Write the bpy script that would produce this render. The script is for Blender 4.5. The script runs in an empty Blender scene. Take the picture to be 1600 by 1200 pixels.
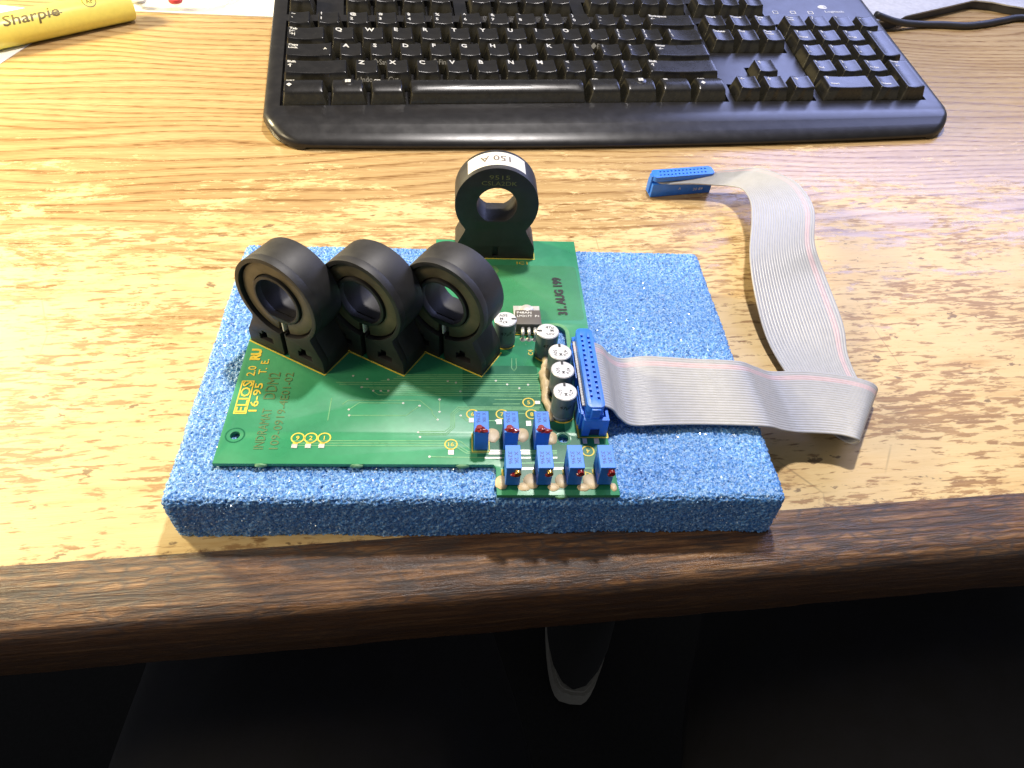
import bpy, bmesh, math, random
from mathutils import Vector, Matrix, noise
from mathutils.geometry import tessellate_polygon
random.seed(7)
S = 0.001                      # the scene is laid out in millimetres
sc = bpy.context.scene
col = sc.collection
PI = math.pi

# ------------------------------------------------------------------ camera
CAM = Vector((81.378, -151.130, 224.167))
RGT = Vector((0.996969, -0.049189, 0.060282)); UPV = Vector((-0.005268, 0.730342, 0.683061)); FWD = Vector((0.077625, 0.681308, -0.727869))
cd = bpy.data.cameras.new('camera'); cam = bpy.data.objects.new('camera', cd); col.objects.link(cam)
cam.matrix_world = Matrix(((RGT.x, UPV.x, -FWD.x, CAM.x*S), (RGT.y, UPV.y, -FWD.y, CAM.y*S), (RGT.z, UPV.z, -FWD.z, CAM.z*S), (0, 0, 0, 1)))
cd.sensor_width = 36; cd.lens = 36*1131.88/1600; cd.clip_start = 0.01; cd.clip_end = 20
sc.camera = cam

# ------------------------------------------------------------------ light
w = bpy.data.worlds.new('World'); sc.world = w; w.use_nodes = True
w.node_tree.nodes['Background'].inputs[0].default_value = (0.9, 0.93, 1.0, 1)
w.node_tree.nodes['Background'].inputs[1].default_value = 0.19
def area(name, loc, target, power, colr, sx, sy=None, shape='RECTANGLE', spread=180):
    l = bpy.data.lights.new(name, 'AREA'); l.energy = power; l.color = colr
    l.shape = shape; l.size = sx*S; l.size_y = (sy or sx)*S; l.spread = math.radians(spread)
    o = bpy.data.objects.new(name, l); col.objects.link(o)
    o.location = Vector(loc)*S
    o.rotation_euler = (Vector(target)-Vector(loc)).to_track_quat('-Z', 'Y').to_euler()
    return o
area('bench_lamp', (196, 364, 848), (115, 0, 20), 8.8, (1.0, 0.94, 0.90), 62, 62, 'DISK')
area('desk_lamp', (-500, 400, 290), (-140, 220, 0), 7.6, (1.0, 0.84, 0.48), 110, 110, 'DISK')
area('room_lamp', (-640, -60, 430), (0, 60, 0), 4.2, (1.0, 0.81, 0.52), 240, 240)
area('monitor_screen', (705, 690, 400), (520, 150, 120), 4.2, (0.44, 0.51, 1.0), 530, 320)
sc.view_settings.view_transform = 'Standard'; sc.view_settings.look = 'None'
sc.view_settings.exposure = 0.04; sc.view_settings.gamma = 1.0
sc.render.engine = 'CYCLES'; sc.cycles.use_denoising = True
sc.cycles.max_bounces = 8

# ------------------------------------------------------------------ helpers
def new_mat(name):
    m = bpy.data.materials.new(name); m.use_nodes = True
    nt = m.node_tree; b = nt.nodes['Principled BSDF']
    return m, nt, b
def P(b, **k):
    names = dict(color='Base Color', rough='Roughness', metal='Metallic', spec='Specular IOR Level', coat='Coat Weight', coatr='Coat Roughness',
                 trans='Transmission Weight', alpha='Alpha', ior='IOR', sss='Subsurface Weight')
    for a, v in k.items():
        if a == 'color': v = (*v, 1)
        b.inputs[names[a]].default_value = v
def nd(nt, t, **k):
    n = nt.nodes.new(t)
    for a, v in k.items():
        if a in n.inputs.keys(): n.inputs[a].default_value = v
        else: setattr(n, a, v)
    return n
def lk(nt, a, ao, b, bi): nt.links.new(a.outputs[ao], b.inputs[bi])
def ramp(nt, src, out, stops, interp='LINEAR'):
    r = nt.nodes.new('ShaderNodeValToRGB'); r.color_ramp.interpolation = interp
    el = r.color_ramp.elements
    while len(el) < len(stops): el.new(0.5)
    for e, (p, c) in zip(el, stops):
        e.position = p; e.color = (c, c, c, 1) if isinstance(c, (int, float)) else (*c, 1)
    nt.links.new(src.outputs[out], r.inputs[0]); return r
def mixc(nt, fac, a, b, mode='MIX'):
    n = nt.nodes.new('ShaderNodeMix'); n.data_type = 'RGBA'; n.blend_type = mode
    for i, v in ((0, fac), (6, a), (7, b)):
        if isinstance(v, tuple) and hasattr(v[0], 'outputs'): nt.links.new(v[0].outputs[v[1]], n.inputs[i])
        elif isinstance(v, (int, float)): n.inputs[i].default_value = v
        else: n.inputs[i].default_value = (*v, 1)
    return n
def mth(nt, op, a, b=0.0, clamp=False):
    n = nt.nodes.new('ShaderNodeMath'); n.operation = op; n.use_clamp = clamp
    for i, v in ((0, a), (1, b)):
        if isinstance(v, tuple): nt.links.new(v[0].outputs[v[1]], n.inputs[i])
        else: n.inputs[i].default_value = v
    return n
def coords(nt, scale, loc=(0, 0, 0), rot=(0, 0, 0)):
    tc = nt.nodes.new('ShaderNodeTexCoord'); mp = nt.nodes.new('ShaderNodeMapping')
    mp.inputs['Scale'].default_value = scale; mp.inputs['Location'].default_value = loc; mp.inputs['Rotation'].default_value = rot
    nt.links.new(tc.outputs['Object'], mp.inputs[0]); return mp
def noi(nt, mp, scale=1.0, detail=3.0, rough=0.55, dist=0.0):
    n = nd(nt, 'ShaderNodeTexNoise', Scale=scale, Detail=detail, Roughness=rough, Distortion=dist)
    nt.links.new(mp.outputs[0], n.inputs['Vector']); return n
def bump(nt, b, src, out, strength, dist):
    n = nd(nt, 'ShaderNodeBump', Strength=strength, Distance=dist)
    nt.links.new(src.outputs[out], n.inputs['Height']); nt.links.new(n.outputs[0], b.inputs['Normal']); return n
def plain(name, color, rough=0.5, metal=0.0, spec=0.5, var=0.12, scale=300, coat=0.0, bmp=0.0, bscale=1500):
    """a plain material with faint uneven colour and gloss"""
    m, nt, b = new_mat(name)
    mp = coords(nt, (1, 1, 1)); n = noi(nt, mp, scale, 4)
    lo = tuple(c*(1-var) for c in color); hi = tuple(min(1, c*(1+var)) for c in color)
    r = ramp(nt, n, 0, [(0.3, lo), (0.7, hi)]); lk(nt, r, 0, b, 'Base Color')
    rr = nd(nt, 'ShaderNodeMapRange'); rr.inputs['To Min'].default_value = max(0.02, rough-0.08); rr.inputs['To Max'].default_value = min(1, rough+0.1)
    lk(nt, n, 0, rr, 0); lk(nt, rr, 0, b, 'Roughness')
    P(b, metal=metal, spec=spec, coat=coat)
    if bmp: bump(nt, b, noi(nt, mp, bscale, 3), 0, bmp, 0.0003)
    return m

def obj(name, me, mat=None, parent=None, loc=None, rot=None, **props):
    o = bpy.data.objects.new(name, me); col.objects.link(o)
    if parent is not None: o.parent = parent
    if loc is not None: o.location = Vector(loc)*S
    if rot is not None: o.rotation_euler = rot
    if mat is not None and me is not None and not me.materials:
        for m in (mat if isinstance(mat, (list, tuple)) else [mat]): me.materials.append(m)
    for k, v in props.items(): o[k] = v
    return o
def thing(name, label, cat, loc=(0, 0, 0), rot=(0, 0, 0)):
    o = bpy.data.objects.new(name, None); col.objects.link(o); o.location = Vector(loc)*S; o.rotation_euler = rot
    o.empty_display_size = 0.01; o['label'] = label; o['category'] = cat
    return o
def mesh(name, verts, faces, smooth=False, mi=None):
    me = bpy.data.meshes.new(name); me.from_pydata([(x*S, y*S, z*S) for x, y, z in verts], [], faces)
    if mi is not None: me.polygons.foreach_set('material_index', mi)
    if smooth: me.polygons.foreach_set('use_smooth', [True]*len(me.polygons))
    me.update(); return me
def from_bm(bm, name, smooth=False):
    me = bpy.data.meshes.new(name); bmesh.ops.recalc_face_normals(bm, faces=bm.faces[:])
    if smooth:
        for f in bm.faces: f.smooth = True
        for e in bm.edges:
            if len(e.link_faces) == 2 and e.calc_face_angle(0) > 0.6: e.smooth = False
    bm.to_mesh(me); bm.free(); return me
def box(name, x0, x1, y0, y1, z0, z1, bev=0.0, seg=2, taper=None):
    bm = bmesh.new(); bmesh.ops.create_cube(bm, size=1)
    for v in bm.verts:
        tx, ty = 1, 1
        if taper and v.co.z > 0: tx, ty = taper
        cx, cy = (x0+x1)/2, (y0+y1)/2
        v.co = Vector((cx+v.co.x*(x1-x0)*tx, cy+v.co.y*(y1-y0)*ty, (z0+z1)/2+v.co.z*(z1-z0)))*S
    if bev: bmesh.ops.bevel(bm, geom=bm.edges[:], offset=bev*S, segments=seg, profile=0.6, affect='EDGES')
    return from_bm(bm, name, smooth=bool(bev))
def plate(name, outer, holes, a, b, axis='z', bev=0.0):
    """a flat outline with holes, given a real thickness from a to b along an axis"""
    loops = [outer]+list(holes); flat = [p for l in loops for p in l]
    tris = tessellate_polygon([[Vector((p[0], p[1], 0)) for p in l] for l in loops])
    n = len(flat)
    def m3(p, h): return (p[0], p[1], h) if axis == 'z' else (p[0], h, p[1])
    bm = bmesh.new()
    lo = [bm.verts.new(Vector(m3(p, a))*S) for p in flat]; hi = [bm.verts.new(Vector(m3(p, b))*S) for p in flat]
    for t in tris:
        try: bm.faces.new([hi[i] for i in t]); bm.faces.new([lo[i] for i in reversed(t)])
        except ValueError: pass
    k = 0
    for l in loops:
        for i in range(len(l)):
            j = (i+1) % len(l)
            bm.faces.new((lo[k+i], lo[k+j], hi[k+j], hi[k+i]))
        k += len(l)
    bmesh.ops.recalc_face_normals(bm, faces=bm.faces[:])
    if bev:
        ed = [e for e in bm.edges if len(e.link_faces) == 2 and abs(e.calc_face_angle(0)-PI/2) < 0.15 and
              abs((e.verts[0].co-e.verts[1].co)[2 if axis == 'z' else 1]) < 1e-7]
        bmesh.ops.bevel(bm, geom=ed, offset=bev*S, segments=2, profile=0.6, affect='EDGES')
    return from_bm(bm, name, smooth=True)
def circ(cx, cy, r, n=40, a0=0.0, a1=2*PI):
    full = abs(a1-a0-2*PI) < 1e-6
    return [(cx+r*math.cos(a0+(a1-a0)*i/(n if full else n-1)), cy+r*math.sin(a0+(a1-a0)*i/(n if full else n-1))) for i in range(n)]
def rrect(x0, x1, y0, y1, r, n=6):
    o = []
    for cx, cy, a in ((x1-r, y1-r, 0), (x0+r, y1-r, PI/2), (x0+r, y0+r, PI), (x1-r, y0+r, 1.5*PI)):
        o += [(cx+r*math.cos(a+PI/2*i/n), cy+r*math.sin(a+PI/2*i/n)) for i in range(n+1)]
    return o
def lathe(name, prof, n=36, cx=0, cy=0):
    """profile of (radius, z) turned round the z axis"""
    v, f = [], []
    for r, z in prof:
        for i in range(n): v.append((cx+r*math.cos(2*PI*i/n), cy+r*math.sin(2*PI*i/n), z))
    for k in range(len(prof)-1):
        for i in range(n):
            j = (i+1) % n; f.append((k*n+i, k*n+j, (k+1)*n+j, (k+1)*n+i))
    f.append(tuple(range((len(prof)-1)*n, len(prof)*n))); f.append(tuple(reversed(range(n))))
    me = mesh(name, v, f); bm = bmesh.new(); bm.from_mesh(me); me2 = from_bm(bm, name, True); bpy.data.meshes.remove(me); return me2
def tube(name, pts, rad, n=10):
    v, f = [], []; P_ = [Vector(p) for p in pts]
    for i, p in enumerate(P_):
        t = (P_[min(i+1, len(P_)-1)]-P_[max(i-1, 0)]).normalized()
        a = t.cross(Vector((0, 0, 1))); a = a.normalized() if a.length > 1e-4 else Vector((1, 0, 0)); b = t.cross(a)
        r = rad[i] if isinstance(rad, (list, tuple)) else rad
        for k in range(n):
            q = p+a*(r*math.cos(2*PI*k/n))+b*(r*math.sin(2*PI*k/n)); v.append(tuple(q))
    for i in range(len(P_)-1):
        for k in range(n):
            j = (k+1) % n; f.append((i*n+k, i*n+j, (i+1)*n+j, (i+1)*n+k))
    f.append(tuple(reversed(range(n)))); f.append(tuple(range((len(P_)-1)*n, len(P_)*n)))
    return mesh(name, v, f, True)
def crom(pts, per):
    P_ = [Vector(p) for p in pts]; o = []
    for i in range(len(P_)-1):
        a, b, c, d = P_[max(i-1, 0)], P_[i], P_[i+1], P_[min(i+2, len(P_)-1)]
        for k in range(per):
            t = k/per
            o.append(0.5*((2*b)+(c-a)*t+(2*a-5*b+4*c-d)*t*t+(3*b-a-3*c+d)*t**3))
    o.append(P_[-1]); return o
def blob(name, cx, cy, cz, rx, ry, rz, amp=0.2, seed=0, sub=3, flat=False):
    bm = bmesh.new(); bmesh.ops.create_icosphere(bm, subdivisions=sub, radius=1)
    for v in bm.verts:
        d = v.co.normalized(); k = 1+amp*noise.noise(d*1.7+Vector((seed*3.1, seed*1.7, seed)))
        z = d.z*k*rz
        if flat: z = max(z, -0.02)
        v.co = Vector((cx+d.x*k*rx, cy+d.y*k*ry, cz+z))*S
    return from_bm(bm, name, True) if not flat else from_bm(bm, name, True)
TXT = {}
def text_raw(body, bold=0.0, spacing=1.0, sub=0):
    """letters as flat geometry, cap height 1, lower left at the origin"""
    key = (body, bold, spacing, sub)
    if key not in TXT:
        c = bpy.data.curves.new('t', 'FONT'); c.body = body; c.size = 1.0; c.resolution_u = 2; c.offset = bold; c.space_character = spacing
        o = bpy.data.objects.new('t', c); col.objects.link(o)
        dg = bpy.context.evaluated_depsgraph_get(); me = bpy.data.meshes.new_from_object(o.evaluated_get(dg))
        if sub:
            bm = bmesh.new(); bm.from_mesh(me); bmesh.ops.triangulate(bm, faces=bm.faces[:])
            for _ in range(sub):
                bmesh.ops.subdivide_edges(bm, edges=[e for e in bm.edges if e.calc_length() > 0.14], cuts=1); bmesh.ops.triangulate(bm, faces=bm.faces[:])
            bm.to_mesh(me); bm.free()
        v = [tuple(x.co) for x in me.vertices]; f = [tuple(p.vertices) for p in me.polygons]
        bpy.data.objects.remove(o); bpy.data.meshes.remove(me); bpy.data.curves.remove(c)
        x0 = min(a[0] for a in v); x1 = max(a[0] for a in v)
        TXT[key] = ([((a[0]-x0)/0.69, a[1]/0.69, 0) for a in v], f, (x1-x0)/0.69)
    return TXT[key]
def text_mesh(body, h, fn, bold=0.0, width=None, spacing=1.0, name='lettering', sub=0):
    """h = cap height in mm; fn maps letter coordinates (mm) to a place (mm)"""
    v, f, wd = text_raw(body, bold, spacing, sub); sx = (width/wd) if width else h
    return mesh(name, [fn(a[0]*sx, a[1]*h) for a in v], f), wd*sx
def place(ox, oy, oz, ang):
    c, s = math.cos(ang), math.sin(ang)
    return lambda x, y: (ox+c*x-s*y, oy+s*x+c*y, oz)
def merge(name, meshes):
    bm = bmesh.new()
    for m in meshes: bm.from_mesh(m); bpy.data.meshes.remove(m)
    me = bpy.data.meshes.new(name); bm.to_mesh(me); bm.free(); return me
#TEXTS_PREBUILT

# ------------------------------------------------------------------ materials
def wood_desk():
    m, nt, b = new_mat('worn_oak')
    # growth lines that wander along the desk and close into arches, broken up by short pores
    sx0 = nt.nodes.new('ShaderNodeSeparateXYZ'); tc0 = nt.nodes.new('ShaderNodeTexCoord'); lk(nt, tc0, 'Object', sx0, 0)
    big = noi(nt, coords(nt, (2.4, 7.0, 1), (0.3, 0.2, 0)), 1.0, 2.5, 0.5, 0.2)
    ph = mth(nt, 'MULTIPLY_ADD', (big, 0), 0.125); lk(nt, sx0, 'Y', ph, 2)
    fr = mth(nt, 'FRACT', (mth(nt, 'MULTIPLY', (ph, 0), 120.0), 0))
    band = ramp(nt, fr, 0, [(0.0, 0.25), (0.08, 0.85), (0.45, 1.0), (0.78, 0.62), (0.93, 0.0), (1.0, 0.25)])
    streak = noi(nt, coords(nt, (13, 460, 1)), 1.0, 5.0, 0.68, 0.1)
    mid = noi(nt, coords(nt, (5, 60, 1), (4, 1, 0)), 1.0, 4.0, 0.6, 0.3)
    fine = noi(nt, coords(nt, (85, 1700, 1)), 1.0, 3.0, 0.6)
    pores = ramp(nt, fine, 0, [(0.40, 1.0), (0.55, 0.0)])
    s1 = mth(nt, 'ADD', (mth(nt, 'MULTIPLY', (band, 0), 0.14), 0), (mth(nt, 'MULTIPLY', (streak, 0), 0.50), 0))
    mixed = mth(nt, 'ADD', (s1, 0), (mth(nt, 'MULTIPLY', (mid, 0), 0.42), 0))
    tone = ramp(nt, mixed, 0, [(0.36, (0.27, 0.155, 0.060)), (0.50, (0.42, 0.275, 0.122)), (0.62, (0.51, 0.355, 0.170)), (0.80, (0.58, 0.43, 0.225))])
    tone2 = ramp(nt, streak, 0, [(0.3, (0.17, 0.075, 0.022)), (0.7, (0.42, 0.25, 0.10))])
    inv = mth(nt, 'SUBTRACT', 1.0, (band, 0))
    pk_ = mth(nt, 'MULTIPLY_ADD', (inv, 0), 0.80); pk_.inputs[2].default_value = 0.20
    pm = mth(nt, 'MULTIPLY', (pores, 0), (pk_, 0), True)
    wood = mixc(nt, (pm, 0), (tone, 0), (0.15, 0.062, 0.017))
    # where the print has been rubbed away the pale core shows, with brown islands left in it
    xyz = nt.nodes.new('ShaderNodeSeparateXYZ'); tc = nt.nodes.new('ShaderNodeTexCoord'); lk(nt, tc, 'Object', xyz, 0)
    wn = noi(nt, coords(nt, (15, 60, 1), (3.7, 0.4, 0)), 1.0, 8.0, 0.76, 0.6)
    wf = noi(nt, coords(nt, (130, 420, 1)), 1.0, 5.0, 0.7)
    d = mth(nt, 'MULTIPLY_ADD', (xyz, 'Y'), -6.0); d.inputs[2].default_value = 1.03
    e = mth(nt, 'MULTIPLY_ADD', (wn, 0), 4.0); nt.links.new(d.outputs[0], e.inputs[2])
    g = mth(nt, 'MULTIPLY_ADD', (wf, 0), 1.5); nt.links.new(e.outputs[0], g.inputs[2])
    worn = ramp(nt, mth(nt, 'MULTIPLY', (g, 0), 0.3), 0, [(0.76, 0.0), (0.83, 1.0)])
    cn = noi(nt, coords(nt, (14, 90, 1), (1, 2, 0)), 1.0, 5.0, 0.7)
    cream = ramp(nt, cn, 0, [(0.30, (0.52, 0.33, 0.13)), (0.45, (0.65, 0.47, 0.225)), (0.75, (0.71, 0.54, 0.28))])
    base = mixc(nt, (worn, 0), (wood, 2), (cream, 0))
    # dark chips and scratches
    ch = noi(nt, coords(nt, (75, 150, 1), (7, 3, 0)), 1.0, 4.0, 0.6)
    chips = ramp(nt, ch, 0, [(0.645, 0.0), (0.67, 1.0)])
    chm = mth(nt, 'MULTIPLY', (chips, 0), (worn, 0)); chm2 = mth(nt, 'MULTIPLY', (chm, 0), 0.75)
    base = mixc(nt, (chm2, 0), (base, 2), (0.10, 0.055, 0.03))
    fl = noi(nt, coords(nt, (85, 420, 1), (2, 9, 0)), 1.0, 4.0, 0.65, 0.3); fz = noi(nt, coords(nt, (13, 30, 1), (6, 2, 0)), 1.0, 3.0, 0.6)
    fk = mth(nt, 'MULTIPLY_ADD', (fz, 0), 0.55); lk(nt, fl, 0, fk, 2)
    flk = ramp(nt, fk, 0, [(0.80, 0.0), (0.87, 1.0)])
    base = mixc(nt, (mth(nt, 'MULTIPLY', (mth(nt, 'MULTIPLY', (flk, 0), (worn, 0)), 0), 0.85), 0), (base, 2), (tone2, 0))
    sc1 = nd(nt, 'ShaderNodeTexVoronoi', Scale=1.0); sc1.feature = 'DISTANCE_TO_EDGE'
    nt.links.new(coords(nt, (9, 5, 1), (0, 0, 0), (0, 0, 0.7)).outputs[0], sc1.inputs['Vector'])
    scm = ramp(nt, sc1, 0, [(0.0, 1.0), (0.0035, 0.0)])
    scn = ramp(nt, noi(nt, coords(nt, (25, 25, 1), (8, 8, 0)), 1.0, 2.0), 0, [(0.50, 0.0), (0.62, 0.55)])
    base = mixc(nt, (mth(nt, 'MULTIPLY', (mth(nt, 'MULTIPLY', (scm, 0), (scn, 0)), 0), (worn, 0)), 0), (base, 2), (0.16, 0.10, 0.05))
    # brown stain creeping back from the front edge
    sn = noi(nt, coords(nt, (70, 90, 1)), 1.0, 6.0, 0.75)
    st = mth(nt, 'MULTIPLY_ADD', (sn, 0), 0.018); st.inputs[2].default_value = -0.0108
    stain = ramp(nt, mth(nt, 'MULTIPLY_ADD', (mth(nt, 'SUBTRACT', (st, 0), (xyz, 'Y')), 0), 240.0), 0, [(0.0, 0.0), (0.45, 1.0)])
    sc_ = ramp(nt, cn, 0, [(0.3, (0.12, 0.058, 0.026)), (0.7, (0.27, 0.15, 0.075))])
    base = mixc(nt, (stain, 0), (base, 2), (sc_, 0))
    lk(nt, base, 2, b, 'Base Color')
    rn = ramp(nt, streak, 0, [(0.3, 0.16), (0.7, 0.25)]); rw = mixc(nt, (worn, 0), (rn, 0), (0.5, 0.5, 0.5)); lk(nt, rw, 2, b, 'Roughness')
    hb = mth(nt, 'MULTIPLY_ADD', (pm, 0), -1.0); nt.links.new(streak.outputs[0], hb.inputs[2])
    bump(nt, b, hb, 0, 0.12, 0.0006)
    P(b, spec=0.42)
    return m
def wood_edge():
    m, nt, b = new_mat('dark_worn_edge')
    s1 = noi(nt, coords(nt, (26, 560, 560)), 1.0, 6.0, 0.68, 0.3)
    s2 = noi(nt, coords(nt, (38, 300, 300), (2, 0, 0)), 1.0, 6.0, 0.70, 0.8)
    s3 = noi(nt, coords(nt, (7, 40, 40), (5, 0, 0)), 1.0, 3.0, 0.6)
    xyz = nt.nodes.new('ShaderNodeSeparateXYZ'); tc = nt.nodes.new('ShaderNodeTexCoord'); lk(nt, tc, 'Object', xyz, 0)
    c = ramp(nt, s1, 0, [(0.34, (0.036, 0.018, 0.010)), (0.47, (0.115, 0.054, 0.024)), (0.58, (0.23, 0.118, 0.052)), (0.72, (0.37, 0.215, 0.105))])
    gr = ramp(nt, s2, 0, [(0.40, 1.0), (0.54, 0.0)])
    c = mixc(nt, (mth(nt, 'MULTIPLY', (gr, 0), 0.8), 0), (c, 0), (0.040, 0.030, 0.028))
    vo = nd(nt, 'ShaderNodeTexVoronoi', Scale=1.0); vo.feature = 'DISTANCE_TO_EDGE'
    wob = noi(nt, coords(nt, (90, 160, 160)), 1.0, 3.0); wm = mixc(nt, 0.35, (coords(nt, (110, 330, 330)), 0), (wob, 1), 'ADD'); nt.links.new(wm.outputs[2], vo.inputs['Vector'])
    crk = ramp(nt, vo, 0, [(0.0, 1.0), (0.16, 0.0)])
    ckm = mth(nt, 'MULTIPLY', (crk, 0), (ramp(nt, noi(nt, coords(nt, (20, 60, 60), (1, 4, 0)), 1.0, 3.0), 0, [(0.38, 0.0), (0.56, 0.75)]), 0))
    c = mixc(nt, (ckm, 0), (c, 2), (0.055, 0.045, 0.045))
    # the nose keeps its brown finish, the flat is rubbed to tan
    rub = ramp(nt, mth(nt, 'MULTIPLY_ADD', (xyz, 'Z'), 75.0), 0, [(-0.0, 0.0), (0.0, 0.0)])
    k = mth(nt, 'MULTIPLY_ADD', (xyz, 'Z'), 95.0); k.inputs[2].default_value = 0.78
    k2 = mth(nt, 'MULTIPLY_ADD', (s3, 0), 1.1); nt.links.new(k.outputs[0], k2.inputs[2])
    rb = ramp(nt, k2, 0, [(0.55, 0.0), (0.95, 1.0)])
    dark = mixc(nt, 0.60, (c, 2), (0.085, 0.034, 0.011))
    c = mixc(nt, (rb, 0), (dark, 2), (c, 2))
    lk(nt, c, 2, b, 'Base Color')
    rr = ramp(nt, s2, 0, [(0.3, 0.50), (0.7, 0.26)]); lk(nt, rr, 0, b, 'Roughness')
    hb = mth(nt, 'MULTIPLY_ADD', (s2, 0), 1.4); nt.links.new(s1.outputs[0], hb.inputs[2])
    bump(nt, b, hb, 0, 0.55, 0.0010)
    return m
M = {}
M['desk'] = wood_desk(); M['edge'] = wood_edge()
M['floor'] = plain('dark_carpet', (0.006, 0.006, 0.007), 0.95, var=0.5, scale=250, bmp=0.6, bscale=500)
M['trousers'] = plain('dark_trousers', (0.0075, 0.008, 0.013), 0.9, var=0.3, scale=60, bmp=0.4, bscale=900)
M['sole'] = plain('grey_white_rubber', (0.30, 0.285, 0.25), 0.8)
M['shoe'] = plain('black_canvas', (0.012, 0.012, 0.013), 0.9)
def foam_mat():
    m, nt, b = new_mat('blue_foam')
    mp = coords(nt, (1, 1, 1))
    n = noi(nt, mp, 1200, 3, 0.6); n2 = noi(nt, mp, 60, 3)
    r = ramp(nt, n, 0, [(0.32, (0.032, 0.180, 0.57)), (0.48, (0.100, 0.335, 0.79)), (0.62, (0.38, 0.62, 0.93))])
    v = ramp(nt, n2, 0, [(0.3, (0.85, 0.87, 0.92)), (0.7, (1, 1, 1))])
    c = mixc(nt, 1.0, (r, 0), (v, 0), 'MULTIPLY'); lk(nt, c, 2, b, 'Base Color')
    P(b, rough=0.38, spec=0.6); b.inputs['Subsurface Weight'].default_value = 0.0
    bump(nt, b, noi(nt, mp, 1700, 2), 0, 0.8, 0.0006)
    return m
M['foam'] = foam_mat()
def flake_mat():
    m, nt, b = new_mat('foam_membrane')
    n = noi(nt, coords(nt, (1, 1, 1)), 700, 2)
    r = ramp(nt, n, 0, [(0.33, (0.09, 0.29, 0.70)), (0.52, (0.31, 0.55, 0.88)), (0.70, (0.78, 0.87, 0.98))]); lk(nt, r, 0, b, 'Base Color')
    P(b, rough=0.16, spec=1.0)
    return m
M['flake'] = flake_mat()
def pcb_mat():
    m, nt, b = new_mat('green_solder_mask')
    mp = coords(nt, (1, 1, 1))
    n = noi(nt, mp, 28, 3, 0.5, 0.4); n2 = noi(nt, mp, 420, 3)
    r = ramp(nt, n, 0, [(0.35, (0.026, 0.245, 0.110)), (0.68, (0.060, 0.330, 0.170))])
    d = ramp(nt, n2, 0, [(0.3, (0.9, 0.9, 0.9)), (0.75, (1, 1, 1))])
    c = mixc(nt, 1.0, (r, 0), (d, 0), 'MULTIPLY')
    sp = noi(nt, mp, 750, 2, 0.6); s = ramp(nt, sp, 0, [(0.79, 0.0), (0.81, 1.0)])
    c = mixc(nt, (mth(nt, 'MULTIPLY', (s, 0), 0.5), 0), (c, 2), (0.5, 0.6, 0.5))
    lk(nt, c, 2, b, 'Base Color')
    rr = ramp(nt, n, 0, [(0.3, 0.24), (0.7, 0.36)]); lk(nt, rr, 0, b, 'Roughness')
    bump(nt, b, n2, 0, 0.06, 0.0003)
    return m
M['pcb'] = pcb_mat()
M['pcb_edge'] = plain('pcb_edge', (0.12, 0.30, 0.16), 0.55)
M['trace'] = plain('masked_trace', (0.16, 0.40, 0.19), 0.28, metal=0.1)
M['tin'] = plain('tinned_pad', (0.66, 0.65, 0.62), 0.32, metal=0.35, scale=900)
M['plane'] = plain('masked_copper_plane', (0.014, 0.150, 0.075), 0.26, scale=120)
M['etch'] = plain('etched_lettering', (0.105, 0.190, 0.070), 0.4)
M['silk'] = plain('yellow_silkscreen', (0.76, 0.58, 0.060), 0.5)
M['ink'] = plain('black_ink', (0.012, 0.012, 0.012), 0.5)
M['ct'] = plain('black_nylon', (0.020, 0.019, 0.020), 0.52, var=0.35, scale=160, bmp=0.12, bscale=2600)
M['core'] = plain('steel_core', (0.100, 0.083, 0.052), 0.42, metal=0.15, var=0.35, scale=110)
M['ctprint'] = plain('dull_yellow_print', (0.16, 0.15, 0.045), 0.6)
M['paper'] = plain('white_paper', (0.82, 0.81, 0.78), 0.75, var=0.03)
M['label'] = plain('white_label', (0.80, 0.77, 0.70), 0.5, var=0.04)
M['labelink'] = plain('label_ink', (0.16, 0.13, 0.11), 0.6)
M['can'] = plain('capacitor_sleeve', (0.135, 0.175, 0.19), 0.34, var=0.2, scale=200)
M['cantop'] = plain('capacitor_top', (0.74, 0.74, 0.76), 0.30, metal=0.25, var=0.05)
M['blue'] = plain('blue_plastic', (0.026, 0.185, 0.80), 0.40, var=0.08, scale=400)
M['pot'] = plain('trimmer_blue', (0.036, 0.205, 0.78), 0.46, var=0.10, scale=500)
M['potink'] = plain('trimmer_ink', (0.02, 0.05, 0.22), 0.5)
M['hole'] = plain('contact_slot', (0.010, 0.030, 0.13), 0.7)
M['brass'] = plain('brass', (0.80, 0.50, 0.14), 0.25, metal=1.0)
M['wax'] = plain('red_sealing_lacquer', (0.23, 0.010, 0.012), 0.22, coat=0.5)
M['glue'] = plain('beige_adhesive', (0.62, 0.49, 0.29), 0.45, var=0.16, scale=180)
M['regbody'] = plain('regulator_epoxy', (0.105, 0.090, 0.075), 0.55)
M['steel'] = plain('dull_steel', (0.60, 0.585, 0.55), 0.36, metal=0.3)
M['white'] = plain('white_print', (0.75, 0.75, 0.72), 0.6, var=0.03)
M['grey_wire'] = plain('grey_ribbon_pvc', (0.40, 0.405, 0.42), 0.36, var=0.05)
M['pink_wire'] = plain('pink_ribbon_pvc', (0.54, 0.42, 0.44), 0.38, var=0.06)
M['film'] = None
m, nt, b = new_mat('clear_sticker'); P(b, color=(0.16, 0.34, 0.13), rough=0.22, alpha=0.09); M['film'] = m
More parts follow.
